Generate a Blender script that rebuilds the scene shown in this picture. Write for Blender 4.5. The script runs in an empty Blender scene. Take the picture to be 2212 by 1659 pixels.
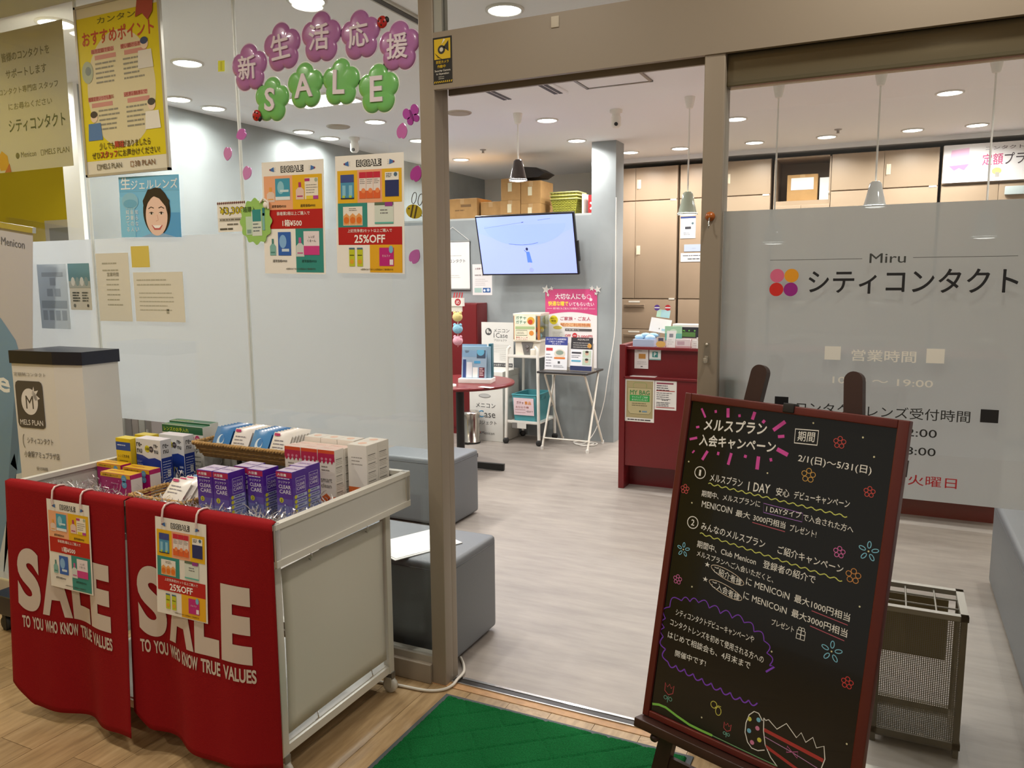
import bpy, bmesh, math, random
from mathutils import Vector, Matrix, Euler
random.seed(7)
scene = bpy.context.scene
COL = scene.collection
R = math.radians

# ---------------------------------------------------------------- camera
cam = bpy.data.cameras.new('camera'); camo = bpy.data.objects.new('camera', cam); COL.objects.link(camo)
cam.sensor_fit = 'HORIZONTAL'; cam.sensor_width = 36.0; cam.lens = 36.0 * 1694.5 / 2212.0
cam.clip_start = .05; cam.clip_end = 100
def cam_matrix(loc, yaw, pitch, roll):
    f = Vector((-math.sin(yaw)*math.cos(pitch), math.cos(yaw)*math.cos(pitch), -math.sin(pitch)))
    r = Vector((math.cos(yaw), math.sin(yaw), 0)); d = f.cross(r)
    c, s = math.cos(roll), math.sin(roll)
    r2 = c*r + s*d; d2 = -s*r + c*d
    m = Matrix.Identity(4)
    for i in range(3):
        m[i][0] = r2[i]; m[i][1] = -d2[i]; m[i][2] = -f[i]; m[i][3] = loc[i]
    return m
camo.matrix_world = cam_matrix((1.472, -2.364, 1.5), .44899, .133737, .0076319)
scene.camera = camo

# ---------------------------------------------------------------- world, exposure
world = bpy.data.worlds.new('world'); scene.world = world; world.use_nodes = True
bg = world.node_tree.nodes['Background']; bg.inputs[0].default_value = (1.0, .93, .83, 1); bg.inputs[1].default_value = .22
scene.view_settings.view_transform = 'Standard'; scene.view_settings.look = 'None'
scene.view_settings.gamma = 1.0; scene.view_settings.use_curve_mapping = False
scene.view_settings.exposure = 0.45
STORE_W, MALL_W = 9.0, 9.0         # watts of one ceiling downlight
try:
    scene.cycles.transparent_max_bounces = 16; scene.cycles.max_bounces = 8
    scene.cycles.caustics_reflective = False; scene.cycles.caustics_refractive = False
    scene.cycles.sample_clamp_indirect = 4.0
except Exception: pass

# ---------------------------------------------------------------- materials
def lin(h):
    h = h.lstrip('#'); v = [int(h[i:i+2], 16)/255 for i in (0, 2, 4)]
    return tuple(c/12.92 if c <= .04045 else ((c+.055)/1.055)**2.4 for c in v) + (1,)
MATS = {}
def mat(col, rough=.5, metal=0.0, emit=0.0, name=None, noise=0.0, scale=8.0, bump=0.0, spec=.5, coat=0.0, stretch=(1, 1, 1), detail=4):
    key = (col, rough, metal, emit, noise, scale, bump, spec, coat, stretch)
    if key in MATS: return MATS[key]
    m = bpy.data.materials.new(name or 'm_%s' % col.strip('#')); m.use_nodes = True
    nt = m.node_tree; b = nt.nodes['Principled BSDF']; c = lin(col)
    b.inputs['Base Color'].default_value = c; b.inputs['Roughness'].default_value = rough; b.inputs['Metallic'].default_value = metal
    b.inputs['Specular IOR Level'].default_value = spec; b.inputs['Coat Weight'].default_value = coat
    if emit: b.inputs['Emission Color'].default_value = c; b.inputs['Emission Strength'].default_value = emit
    if noise or bump:
        tc = nt.nodes.new('ShaderNodeTexCoord'); mp = nt.nodes.new('ShaderNodeMapping'); mp.inputs['Scale'].default_value = stretch
        nz = nt.nodes.new('ShaderNodeTexNoise'); nz.inputs['Scale'].default_value = scale; nz.inputs['Detail'].default_value = detail
        nt.links.new(tc.outputs['Object'], mp.inputs[0]); nt.links.new(mp.outputs[0], nz.inputs['Vector'])
        if noise:
            rp = nt.nodes.new('ShaderNodeValToRGB')
            rp.color_ramp.elements[0].position = .3; rp.color_ramp.elements[1].position = .7
            rp.color_ramp.elements[0].color = tuple(x*(1-noise) for x in c[:3]) + (1,)
            rp.color_ramp.elements[1].color = tuple(min(1, x*(1+noise)) for x in c[:3]) + (1,)
            nt.links.new(nz.outputs['Fac'], rp.inputs[0]); nt.links.new(rp.outputs[0], b.inputs['Base Color'])
        if bump:
            bp = nt.nodes.new('ShaderNodeBump'); bp.inputs['Strength'].default_value = bump; bp.inputs['Distance'].default_value = .01
            nt.links.new(nz.outputs['Fac'], bp.inputs['Height']); nt.links.new(bp.outputs[0], b.inputs['Normal'])
    MATS[key] = m
    return m
def glass_mat(tint='#f8faf9', base=.035):
    m = bpy.data.materials.new('clear_glass'); m.use_nodes = True; nt = m.node_tree; nt.nodes.clear()
    o = nt.nodes.new('ShaderNodeOutputMaterial'); mx = nt.nodes.new('ShaderNodeMixShader')
    t = nt.nodes.new('ShaderNodeBsdfTransparent'); g = nt.nodes.new('ShaderNodeBsdfGlossy'); lw = nt.nodes.new('ShaderNodeLayerWeight')
    lw.inputs[0].default_value = .5; t.inputs[0].default_value = lin(tint); g.inputs['Roughness'].default_value = 0
    pw = nt.nodes.new('ShaderNodeMath'); pw.operation = 'POWER'; pw.inputs[1].default_value = 5
    ma = nt.nodes.new('ShaderNodeMath'); ma.operation = 'MULTIPLY_ADD'; ma.inputs[1].default_value = .9; ma.inputs[2].default_value = base
    nt.links.new(lw.outputs['Facing'], pw.inputs[0]); nt.links.new(pw.outputs[0], ma.inputs[0]); nt.links.new(ma.outputs[0], mx.inputs[0])
    nt.links.new(t.outputs[0], mx.inputs[1]); nt.links.new(g.outputs[0], mx.inputs[2]); nt.links.new(mx.outputs[0], o.inputs[0])
    return m
def film_mat(name, col, trans=.5, clear=.06):
    m = bpy.data.materials.new(name); m.use_nodes = True; nt = m.node_tree; nt.nodes.clear()
    o = nt.nodes.new('ShaderNodeOutputMaterial'); a = nt.nodes.new('ShaderNodeMixShader'); b = nt.nodes.new('ShaderNodeMixShader')
    d = nt.nodes.new('ShaderNodeBsdfDiffuse'); tl = nt.nodes.new('ShaderNodeBsdfTranslucent'); tr = nt.nodes.new('ShaderNodeBsdfTransparent')
    d.inputs[0].default_value = lin(col); tl.inputs[0].default_value = lin(col)
    a.inputs[0].default_value = trans; b.inputs[0].default_value = clear
    nt.links.new(d.outputs[0], a.inputs[1]); nt.links.new(tl.outputs[0], a.inputs[2])
    nt.links.new(a.outputs[0], b.inputs[1]); nt.links.new(tr.outputs[0], b.inputs[2]); nt.links.new(b.outputs[0], o.inputs[0])
    return m
def wood_floor_mat(name, base, dark, light, grain=.55, scale=(1.2, 14, 1), rough=.35):
    """plank colour varies with the plank (object random) and along the grain"""
    m = bpy.data.materials.new(name); m.use_nodes = True; nt = m.node_tree; b = nt.nodes['Principled BSDF']
    tc = nt.nodes.new('ShaderNodeTexCoord'); mp = nt.nodes.new('ShaderNodeMapping'); mp.inputs['Scale'].default_value = scale
    oi = nt.nodes.new('ShaderNodeObjectInfo'); ad = nt.nodes.new('ShaderNodeVectorMath'); ad.operation = 'ADD'
    ml = nt.nodes.new('ShaderNodeMath'); ml.operation = 'MULTIPLY'; ml.inputs[1].default_value = 30
    nt.links.new(oi.outputs['Random'], ml.inputs[0]); nt.links.new(tc.outputs['Object'], mp.inputs[0])
    nt.links.new(mp.outputs[0], ad.inputs[0]); nt.links.new(ml.outputs[0], ad.inputs[1])
    nz = nt.nodes.new('ShaderNodeTexNoise'); nz.inputs['Scale'].default_value = 3; nz.inputs['Detail'].default_value = 8; nz.inputs['Roughness'].default_value = .6
    nt.links.new(ad.outputs[0], nz.inputs['Vector'])
    rp = nt.nodes.new('ShaderNodeValToRGB'); e = rp.color_ramp.elements
    e[0].position = .32; e[0].color = lin(dark); e[1].position = .68; e[1].color = lin(light); k = e.new(.5); k.color = lin(base)
    nt.links.new(nz.outputs['Fac'], rp.inputs[0])
    mx = nt.nodes.new('ShaderNodeMix'); mx.data_type = 'RGBA'; mx.inputs['Factor'].default_value = grain; mx.inputs['A'].default_value = lin(base)
    nt.links.new(rp.outputs[0], mx.inputs['B'])
    hs = nt.nodes.new('ShaderNodeHueSaturation'); mr = nt.nodes.new('ShaderNodeMapRange'); mr.inputs['To Min'].default_value = .86; mr.inputs['To Max'].default_value = 1.1
    nt.links.new(oi.outputs['Random'], mr.inputs['Value']); nt.links.new(mr.outputs[0], hs.inputs['Value'])
    nt.links.new(mx.outputs['Result'], hs.inputs['Color']); nt.links.new(hs.outputs[0], b.inputs['Base Color'])
    b.inputs['Roughness'].default_value = rough
    return m

# ---------------------------------------------------------------- mesh kit
class MB:
    """collects shapes; build() links them as one mesh object"""
    def __init__(s): s.v = []; s.f = []; s.m = []; s.sm = []; s.mats = []
    def mi(s, m):
        if m not in s.mats: s.mats.append(m)
        return s.mats.index(m)
    def add(s, vs, fs, m, smooth=False):
        n = len(s.v); k = s.mi(m); s.v += [tuple(p) for p in vs]
        for f in fs: s.f.append(tuple(i+n for i in f)); s.m.append(k); s.sm.append(smooth)
        return s
    def box(s, a, b, m, bev=0.0):
        x0, y0, z0 = a; x1, y1, z1 = b
        if bev <= 0:
            return s.add([(x0,y0,z0),(x1,y0,z0),(x1,y1,z0),(x0,y1,z0),(x0,y0,z1),(x1,y0,z1),(x1,y1,z1),(x0,y1,z1)],
                [(3,2,1,0),(4,5,6,7),(0,1,5,4),(1,2,6,5),(2,3,7,6),(3,0,4,7)], m)
        bm = bmesh.new(); bmesh.ops.create_cube(bm, size=1)
        for v in bm.verts: v.co = ((x0+x1)/2 + v.co.x*(x1-x0), (y0+y1)/2 + v.co.y*(y1-y0), (z0+z1)/2 + v.co.z*(z1-z0))
        bmesh.ops.bevel(bm, geom=bm.edges[:], offset=bev, segments=3, profile=.6, affect='EDGES')
        s.bm(bm, m, True); return s
    def bm(s, bm, m, smooth=False, mx=None):
        bm.verts.index_update()
        s.add([(mx @ v.co) if mx else v.co.copy() for v in bm.verts], [[v.index for v in f.verts] for f in bm.faces], m, smooth); bm.free(); return s
    def prism(s, pts, y0, y1, m, smooth=False):
        """outline of (x, z) extruded from y0 (front) to y1 (back)"""
        n = len(pts)
        vs = [(x, y0, z) for x, z in pts] + [(x, y1, z) for x, z in pts]
        ar = sum(pts[i][0]*pts[(i+1) % n][1] - pts[(i+1) % n][0]*pts[i][1] for i in range(n))
        fs = [tuple(range(n)), tuple(range(2*n-1, n-1, -1))]
        if ar < 0: fs = [tuple(reversed(f)) for f in fs]
        s.add(vs, fs, m)
        return s.add(vs, [((i+1) % n, i, n+i, n+(i+1) % n) if ar > 0 else (i, (i+1) % n, n+(i+1) % n, n+i) for i in range(n)], m, smooth)
    def vprism(s, pts, z0, z1, m):
        n = len(pts); vs = [(x, y, z0) for x, y in pts] + [(x, y, z1) for x, y in pts]
        ar = sum(pts[i][0]*pts[(i+1) % n][1] - pts[(i+1) % n][0]*pts[i][1] for i in range(n))
        fs = [tuple(reversed(range(n))), tuple(range(n, 2*n))] + [(i, (i+1) % n, n+(i+1) % n, n+i) for i in range(n)]
        if ar < 0: fs = [tuple(reversed(f)) for f in fs]
        return s.add(vs, fs, m)
    def lathe(s, prof, m, c=(0, 0, 0), n=24, smooth=True, cap=True):
        vs = []; fs = []
        for r, z in prof:
            for i in range(n):
                a = 2*math.pi*i/n; vs.append((c[0]+r*math.cos(a), c[1]+r*math.sin(a), c[2]+z))
        for j in range(len(prof)-1):
            for i in range(n): k = (i+1) % n; fs.append((j*n+i, j*n+k, (j+1)*n+k, (j+1)*n+i))
        s.add(vs, fs, m, smooth)
        if cap:
            L = (len(prof)-1)*n
            s.add(vs[:n], [tuple(reversed(range(n)))], m); s.add(vs[L:], [tuple(range(n))], m)
        return s
    def tube(s, pts, r, m, n=8, closed=False):
        pts = [Vector(p) for p in pts]; N = len(pts); vs = []; fs = []; up = None
        for i, p in enumerate(pts):
            a = pts[(i-1) % N] if (closed or i > 0) else p; b = pts[(i+1) % N] if (closed or i < N-1) else p
            t = (b-a).normalized()
            if up is None: up = Vector((0, 0, 1)) if abs(t.z) < .9 else Vector((1, 0, 0))
            x = t.cross(up)
            if x.length < 1e-4: x = t.orthogonal()
            x.normalize(); y = x.cross(t).normalized(); up = y
            rr = r[i] if isinstance(r, (list, tuple)) else r
            for k in range(n):
                an = 2*math.pi*k/n; vs.append(p + rr*(math.cos(an)*x + math.sin(an)*y))
        for i in range(N if closed else N-1):
            j = (i+1) % N
            for k in range(n): l = (k+1) % n; fs.append((i*n+k, i*n+l, j*n+l, j*n+k))
        s.add(vs, fs, m, True)
        if not closed: s.add(vs[:n], [tuple(reversed(range(n)))], m); s.add(vs[-n:], [tuple(range(n))], m)
        return s
    def bar(s, p, q, w, d, m, roll=0.0):
        p, q = Vector(p), Vector(q); t = (q-p).normalized()
        up = Vector((0, 1, 0)) if abs(t.y) < .9 else Vector((0, 0, 1))
        x = t.cross(up).normalized(); y = x.cross(t).normalized(); vs = []
        for e in (p, q):
            for a, b in ((-1, -1), (1, -1), (1, 1), (-1, 1)): vs.append(e + x*a*w/2 + y*b*d/2)
        bm = bmesh.new(); vv = [bm.verts.new(v) for v in vs]
        for f in ((0,1,2,3), (7,6,5,4), (0,4,5,1), (1,5,6,2), (2,6,7,3), (3,7,4,0)): bm.faces.new([vv[i] for i in f])
        bmesh.ops.recalc_face_normals(bm, faces=bm.faces[:]); s.bm(bm, m); return s
    def sphere(s, c, r, m, seg=16, sc=(1, 1, 1)):
        bm = bmesh.new(); bmesh.ops.create_uvsphere(bm, u_segments=seg, v_segments=max(6, seg//2), radius=1)
        for v in bm.verts: v.co = Vector((c[0]+v.co.x*r*sc[0], c[1]+v.co.y*r*sc[1], c[2]+v.co.z*r*sc[2]))
        return s.bm(bm, m, True)
    def mesh(s, name):
        me = bpy.data.meshes.new(name); me.from_pydata(s.v, [], s.f)
        for m in s.mats: me.materials.append(m)
        me.polygons.foreach_set('material_index', s.m); me.polygons.foreach_set('use_smooth', s.sm); me.update()
        return me
    def build(s, name, parent=None, loc=None, rot=None, label=None):
        o = bpy.data.objects.new(name, s.mesh(name)); COL.objects.link(o)
        if parent is not None: o.parent = parent
        if loc: o.location = loc
        if rot: o.rotation_euler = rot
        if label: o['label'] = label
        return o
def tag(o, label, cat, group=None, kind=None):
    o['label'] = label; o['category'] = cat
    if group: o['group'] = group
    if kind: o['kind'] = kind
    return o
def struct(o, label=None):
    o['kind'] = 'structure'
    if label: o['label'] = label
    return o
def thing(name, label, cat, loc=(0, 0, 0), rot=(0, 0, 0), group=None):
    o = bpy.data.objects.new(name, None); COL.objects.link(o); o.empty_display_size = .05
    o.location = loc; o.rotation_euler = rot
    return tag(o, label, cat, group)
def dup(root, loc=None, rot=None, label=None, group=None):
    def cp(o, par):
        c = o.copy(); COL.objects.link(c); c.parent = par
        for ch in o.children: cp(ch, c)
        return c
    r = cp(root, root.parent)
    if loc is not None: r.location = loc
    if rot is not None: r.rotation_euler = rot
    if label: r['label'] = label
    if group: r['group'] = group
    return r
def circ(x, z, r, n=24, rz=None, a0=0):
    return [(x + r*math.cos(a0+2*math.pi*i/n), z + (rz or r)*math.sin(a0+2*math.pi*i/n)) for i in range(n)]

# ---------------------------------------------------------------- lettering and flat print
_TX = {}
def glyphs(s, bold=0.0, res=2):
    key = (s, bold, res)
    if key not in _TX and bold > 0 and any(c == 'M' or '\u3000' < c for c in s):   # dense glyphs do not take an outline offset: thicken by shifted copies
        v0, f0, asp = glyphs(s, 0.0, res); k = bold*.9; n = len(v0); vs = []; fs = []
        for i, (dx, dy) in enumerate(((-k/asp, 0), (k/asp, 0), (0, -k), (0, k))):
            vs += [((u+dx+k/asp)/(1+2*k/asp), (v+dy+k)/(1+2*k), i) for u, v, _ in v0]; fs += [tuple(q+n*i for q in f) for f in f0]
        _TX[key] = (vs, fs, asp)
    if key not in _TX:
        c = bpy.data.curves.new('t', 'FONT'); c.body = s; c.resolution_u = res; c.offset = bold; c.fill_mode = 'FRONT'; c.space_line = 1.0
        o = bpy.data.objects.new('t', c)
        me = o.to_mesh()
        vs = [(v.co.x, v.co.y) for v in me.vertices]; fs = [tuple(p.vertices) for p in me.polygons]
        o.to_mesh_clear(); bpy.data.objects.remove(o); bpy.data.curves.remove(c)
        x0 = min(v[0] for v in vs); x1 = max(v[0] for v in vs); y0 = min(v[1] for v in vs); y1 = max(v[1] for v in vs)
        _TX[key] = ([((x-x0)/(x1-x0), (y-y0)/(y1-y0), 0) for x, y in vs], fs, (x1-x0)/(y1-y0))
    return _TX[key]
EPS = .00035
class Print:
    """flat artwork in local x (right) and z (up), facing -y; one mesh"""
    def __init__(s, w=None, h=None, paper=None, thick=.0006, rough=.45):
        s.b = MB(); s.k = 1; s.rough = rough; s.w = w; s.h = h
        if paper: s.b.box((0, 0, 0), (w, thick, h), mat(paper, rough))
    def col(s, c): return c if not isinstance(c, str) else mat(c, s.rough)
    def layer(s, n=1): s.k += n; return s
    def poly(s, pts, c, dk=0):
        ar = sum(pts[i][0]*pts[(i+1) % len(pts)][1] - pts[(i+1) % len(pts)][0]*pts[i][1] for i in range(len(pts)))
        f = tuple(range(len(pts))); f = f if ar > 0 else tuple(reversed(f))
        s.b.add([(x, -(s.k+dk)*EPS, z) for x, z in pts], [f], s.col(c)); return s
    def rect(s, x0, z0, x1, z1, c, dk=0): return s.poly([(x0, z0), (x1, z0), (x1, z1), (x0, z1)], c, dk)
    def circle(s, x, z, r, c, n=20, rz=None, dk=0): return s.poly(circ(x, z, r, n, rz), c, dk)
    def line(s, pts, w, c, dk=0, closed=False):
        P = [Vector(p) for p in pts]; n = len(P); L = []; Q = []
        for i in range(n):
            a = P[(i-1) % n] if (closed or i > 0) else P[i]; b = P[(i+1) % n] if (closed or i < n-1) else P[i]
            t = (b-a); t = t.normalized() if t.length > 1e-9 else Vector((1, 0)); nn = Vector((-t.y, t.x))*w/2
            L.append(P[i]+nn); Q.append(P[i]-nn)
        y = -(s.k+dk)*EPS; vs = [(p.x, y, p.y) for p in L] + [(p.x, y, p.y) for p in Q]
        s.b.add(vs, [(n+i, n+(i+1) % n, (i+1) % n, i) for i in range(n if closed else n-1)], s.col(c)); return s
    def ring(s, x, z, r, w, c, n=24, rz=None, dk=0): return s.line(circ(x, z, r, n, rz), w, c, dk, True)
    def frame(s, x0, z0, x1, z1, w, c, dk=0): return s.line([(x0, z0), (x1, z0), (x1, z1), (x0, z1)], w, c, dk, True)
    def text(s, t, x0, z0, x1, z1, c, bold=0.0, res=2, dk=0, slope=0.0, shear=0.0):
        """lettering fitted to the box; slope: drop per run for hand lettering"""
        vs, fs, _ = glyphs(t, bold, res); y = -(s.k+dk)*EPS
        s.b.add([(x0+u*(x1-x0)+shear*v, y-q*4e-5, z0+v*(z1-z0)-slope*u*(x1-x0)) for u, v, q in vs], fs, s.col(c)); return s
    def ctext(s, t, x, z, h, c, bold=0.0, res=2, dk=0, maxw=None, squeeze=1.0):
        vs, fs, asp = glyphs(t, bold, res); w = h*asp*squeeze
        if maxw and w > maxw: w = maxw
        return s.text(t, x-w/2, z-h/2, x+w/2, z+h/2, c, bold, res, dk)
    def ltext(s, t, x, z, h, c, bold=0.0, res=2, dk=0, squeeze=1.0):
        vs, fs, asp = glyphs(t, bold, res); return s.text(t, x, z, x+h*asp*squeeze, z+h, c, bold, res, dk)
    def fine(s, x0, x1, z, n, pitch, h, c, seed=1, ragged=.3, dk=0):
        """rows of print too small to read: dashes with word gaps"""
        rd = random.Random(seed)
        for i in range(n):
            x = x0; xe = x0 + (x1-x0)*(1-ragged*rd.random()); zz = z - i*pitch
            while x < xe:
                w = min(xe-x, h*(1.5+5*rd.random())); s.rect(x, zz, x+w, zz+h, c, dk); x += w + h*.5
        return s
    def build(s, name, parent=None, loc=None, rot=None, label=None): return s.b.build(name, parent, loc, rot, label)
WHITE, BLACK = '#f2f0ea', '#17150f'
# ================================================================ THE SETTING
HC = 2.69
m_wall = mat('#969c9d', .7, noise=.17, scale=1.7, bump=.05, detail=8, name='mortar_grey')
m_ceil = mat('#efeff0', .85, name='ceiling_paint')
m_white = mat('#e9e5dd', .7); m_alu = mat('#958979', .45, .12, name='bronze_aluminium')
m_aludark = mat('#7d725a', .2, .6, name='brushed_bronze'); m_dark = mat('#2b2523', .6); m_black = mat('#141312', .5)
m_yellow = mat('#e8cd12', .6); m_glass = glass_mat(); m_steel = mat('#b9b9b6', .3, .9); m_chrome = mat('#d5d5d5', .15, 1.0)
m_maroon = mat('#6a1216', .32, name='maroon_laminate')
m_plastic = mat('#e6e4de', .4); m_metalwhite = mat('#dedbd2', .35, name='white_enamel')

b = MB(); b.box((-7, 0, -.1), (5, 7, 0), wood_floor_mat('store_vinyl', '#928a82', '#837b74', '#9e958c', .75, (1.0, 5, 1), .42)); struct(b.build('floor'))
# mall floor: planks laid into the storefront, each its own piece
fl = struct(MB().box((-5, -5, -.14), (4, 0, -.006), mat('#9a8058', .8)).build('floor_mall'))
m_plank = wood_floor_mat('oak_plank', '#a98d66', '#8a7150', '#bba07a', .75, (16, 1.6, 1), .38)
pw, pl_ = .16, .92
pm = MB().box((.0008, .0008, -.012), (pw-.0008, pl_-.0008, 0), m_plank).mesh('plank')
for i in range(-15, 14):
    off = random.random()*pl_
    for j in range(-3, 1):
        x = i*pw; y = j*pl_ + off - .03
        if y > -.012 or y+pl_ < -2.3: continue
        o = bpy.data.objects.new('plank', pm); COL.objects.link(o); o.parent = fl; o.location = (x, y, 0)
        if y + pl_ > -.008: o.scale.y = (-.008-y)/pl_
# threshold: stone strip, slot track
b = MB(); b.box((-3.2, -.008, -.05), (3.2, .028, .002), mat('#b98f63', .5, noise=.15, scale=30)); struct(b.build('trim_threshold'))
b = MB(); b.box((.058, .028, -.05), (3.2, .06, .004), mat('#2a2624', .4)); b.box((.058, .060, -.05), (3.2, .072, .006), m_chrome); b.box((.058, .026, -.05), (3.2, .031, .006), m_steel)
struct(b.build('trim_track'))
# ceilings and walls
struct(MB().box((-7, .02, HC), (4, 7, HC+.12), m_ceil).build('ceiling'))
struct(MB().box((-5, -5, 2.95), (4, .02, 3.05), mat('#d8cbb4', .85)).build('ceiling_mall'))
struct(MB().box((-3.17, .95, 0), (-3.05, 7, HC), m_wall).build('wall_left'))
struct(MB().box((-3.18, .925, 0), (-3.03, .952, HC), mat('#f0eeea', .4)).build('trim_1'))
struct(MB().box((-3.05, .95, 0), (-3.038, 4.4, .09), mat('#4a4846', .5)).build('baseboard_left'))
struct(MB().box((3.0, .05, 0), (3.1, 7, HC), m_white).build('wall_right'))
struct(MB().box((-3.1, 6.3, 0), (3.05, 6.4, HC), m_white).build('wall_back'))
# neighbouring yellow space seen past the end of the grey wall
y1 = struct(MB().box((-7, 1.75, 0), (-3.17, 1.85, HC), m_yellow).build('wall_neighbour'))
MB().box((-4.6, 1.735, 0), (-3.62, 1.76, 1.98), mat('#dfd6c2', .5)).box((-4.54, 1.728, 0), (-3.68, 1.75, 1.92), mat('#9d9b8e', .5)).build('doorway', y1)
struct(MB().box((-7.1, -.0, 0), (-7, 1.8, HC), m_yellow).build('wall_neighbour_side'))
struct(MB().box((-3.6, -4.9, 0), (-3.5, -.05, 2.95), m_yellow).build('wall_mall_left'))
# low partition and column
p = struct(MB().box((-3.05, 4.41, 0), (-.95, 4.54, 2.06), m_wall).build('wall_partition'))
MB().box((-3.05, 4.41, 2.06), (-.985, 4.9, 2.078), mat('#b4b8b6', .6)).build('ledge', p)
struct(MB().box((-.985, 4.40, 0), (-.76, 4.62, HC), m_wall).build('column'))
# storefront frame
def frame_part(n, a, c, m=m_alu, bev=.004): return struct(MB().box(a, c, m, bev).build(n))
frame_part('trim_post', (-.004, -.006, 0), (.055, .05, 2.95))
frame_part('trim_jamb', (.0, .05, 0), (.0535, .088, 2.95))
frame_part('trim_post_2', (.956, -.006, 0), (1.015, .08, 2.14))
struct(MB().box((.055, -.010, 2.128), (3.2, .008, 2.31), m_alu).box((.055, .088, 2.128), (3.2, .10, 2.31), m_alu).box((.055, .008, 2.215), (3.2, .088, 2.31), m_alu).build('trim_header'))
frame_part('trim_door_track', (.056, .034, 2.195), (.956, .062, 2.2155), m_alu, 0)
frame_part('trim_right_rail', (1.015, .018, 2.040), (3.2, .07, 2.13), m_aludark)
frame_part('trim_left_sill', (-3.2, -.02, 0), (-.004, .06, .075))
frame_part('trim_left_sill_bead', (-3.2, .0, .075), (-.004, .045, .1), mat('#b8b2a6', .4, .4), 0)
frame_part('trim_right_sill', (1.015, -.01, 0), (3.2, .06, .05), mat('#b5b2aa', .35, .5))
frame_part('trim_left_head', (-5, -.02, 2.8), (-.004, .06, 2.95))
frame_part('trim_transom_mullion', (.055, .0, 2.31), (.085, .04, 2.95), mat('#a9aaa2', .4, .3), 0)
# panes; each glass sheet is a window of its own with its frosted film
m_film = film_mat('frosted_film', '#cacccd', .58, .05); m_silicone = film_mat('silicone', '#e8e8e2', .5, .3)
def window(n, x0, x1, z0, z1, film=None, y=.012):
    w = struct(MB().box((x0, y, z0), (x1, y+.008, z1), m_glass).build('window_%d' % n))
    if film:
        MB().add([(x0+.002, y+.0105, film[0]), (x1-.002, y+.0105, film[0]), (x1-.002, y+.0105, film[1]), (x0+.002, y+.0105, film[1])], [(0, 1, 2, 3)], m_film).build('frosted_film', w)
    return w
window(1, -3.2, -1.737, .1, 2.8, (.887, 1.687)); window(2, -1.733, -.842, .1, 2.8, (.887, 1.687)); window(3, -.838, -.004, .1, 2.8, (.887, 1.687))
w4 = window(4, 1.015, 3.2, .05, 2.05, (.884, 1.690)); window(5, .085, 3.2, 2.31, 2.95)
for i, x in enumerate((-1.735, -.840)):
    struct(MB().box((x-.0035, .010, .1), (x+.0035, .022, 2.8), m_silicone).build('trim_silicone_%d' % (i+1)))

# ---------------------------------------------------------------- lamps of the place
m_lens = mat('#fffdf6', .5, 0, 14.0, name='lit_diffuser'); m_ring = mat('#d9d6cf', .5)
def downlight(x, y, z=HC, r=.075, watts=None, col=(1, .975, .945), label=None, group='recessed downlights in the shop ceiling', off=None):
    t = thing(off+'_downlight_offscreen' if off else 'downlight', label or 'round white recessed downlight lit in the shop ceiling', 'downlight', (x, y, z), group=group)
    MB().lathe([(r+.012, 0), (r+.012, -.006), (r, -.010), (r-.004, -.004), (r-.004, 0)], m_ring, n=28, cap=False).build('trim_ring', t)
    MB().lathe([(r-.003, -.003), (r-.003, -.006)], m_lens, n=28).build('diffuser', t)
    ln = off+'_lamp_offscreen' if off else 'downlight_lamp'; l = bpy.data.lights.new(ln, 'AREA'); l.shape = 'DISK'; l.size = 2*r; l.energy = watts or STORE_W; l.color = col; l.spread = R(150)
    lo = bpy.data.objects.new(ln, l); COL.objects.link(lo); lo.parent = t; lo.location = (0, 0, -.012)
    return t
for x, y, w_, lb in ((-2.08, .93, None, 'large looking downlight just inside the window beside the framed yellow poster'), (-2.83, 1.53, 3.5, 'downlight washing the near end of the grey wall'), (-2.84, 1.84, 3.5, 'second downlight from the near end of the grey wall'),
                 (-2.88, 2.82, 3.5, 'downlight washing the grey wall before the speaker grille'), (-2.88, 3.15, 3.5, 'downlight washing the grey wall beside the ceiling camera'), (-2.13, 2.75, None, 'downlight next to the tan speaker grille near the grey wall'),
                 (-2.28, 3.6, None, 'downlight in the corner of the grey wall and the low partition'), (-.95, 3.31, None, 'downlight next to the dark brown pendant lamp'), (-1.07, 4.25, None, 'downlight above the television, nearest the grey column'),
                 (.34, 3.94, None, 'downlight beyond the pale green pendant lamp'), (1.75, 3.72, None, 'downlight beyond the counter pendants, before the locker row lights'), (-.147, .95, None, 'downlight seen through the transom glass over the doorway'), (-.85, .459, None, 'downlight above the flower letters, next to the slot diffuser')):
    downlight(x, y, watts=w_, label='round lit '+lb)
for x, lb in ((-.85, 'beside the grey column'), (-.37, 'before the locker carrying notices'), (.30, 'between the notice locker and the open bay'), (.90, 'beside the open locker bay'), (1.56, 'before the locker next to the pink sign'), (2.02, 'before the pink lettered sign')):
    downlight(x, 5.1, label='round recessed downlight in the locker row, ' + lb, group='downlight row before the lockers')
downlight(-2.49, 4.72, watts=12, label='round recessed downlight behind the grey partition', group='back room lights')
downlight(2.3, 2.1, label='round recessed downlight over the long grey bench', off='shop_bench')
for x, y, n_ in ((1.62, -.50, 'mall_header'), (.1, -1.1, 'mall_doorway'), (-1.4, -1.1, 'mall_cart'), (-2.9, -.9, 'mall_banner'), (1.47, -3.55, 'mall_walkway'), (-.8, -2.8, 'mall_walkway_far')):
    downlight(x, y, 2.95, .075, MALL_W, (1, .92, .80), 'warm recessed downlight in the mall ceiling, ' + {'mall_header': 'close to the right glass pane header', 'mall_doorway': 'before the doorway', 'mall_cart': 'before the sale cart', 'mall_banner': 'before the person banner', 'mall_walkway': 'in the walkway facing the chalkboard', 'mall_walkway_far': 'in the walkway facing the cart'}[n_].replace('right ', 'lettered '), 'mall ceiling downlights', n_)
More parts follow.
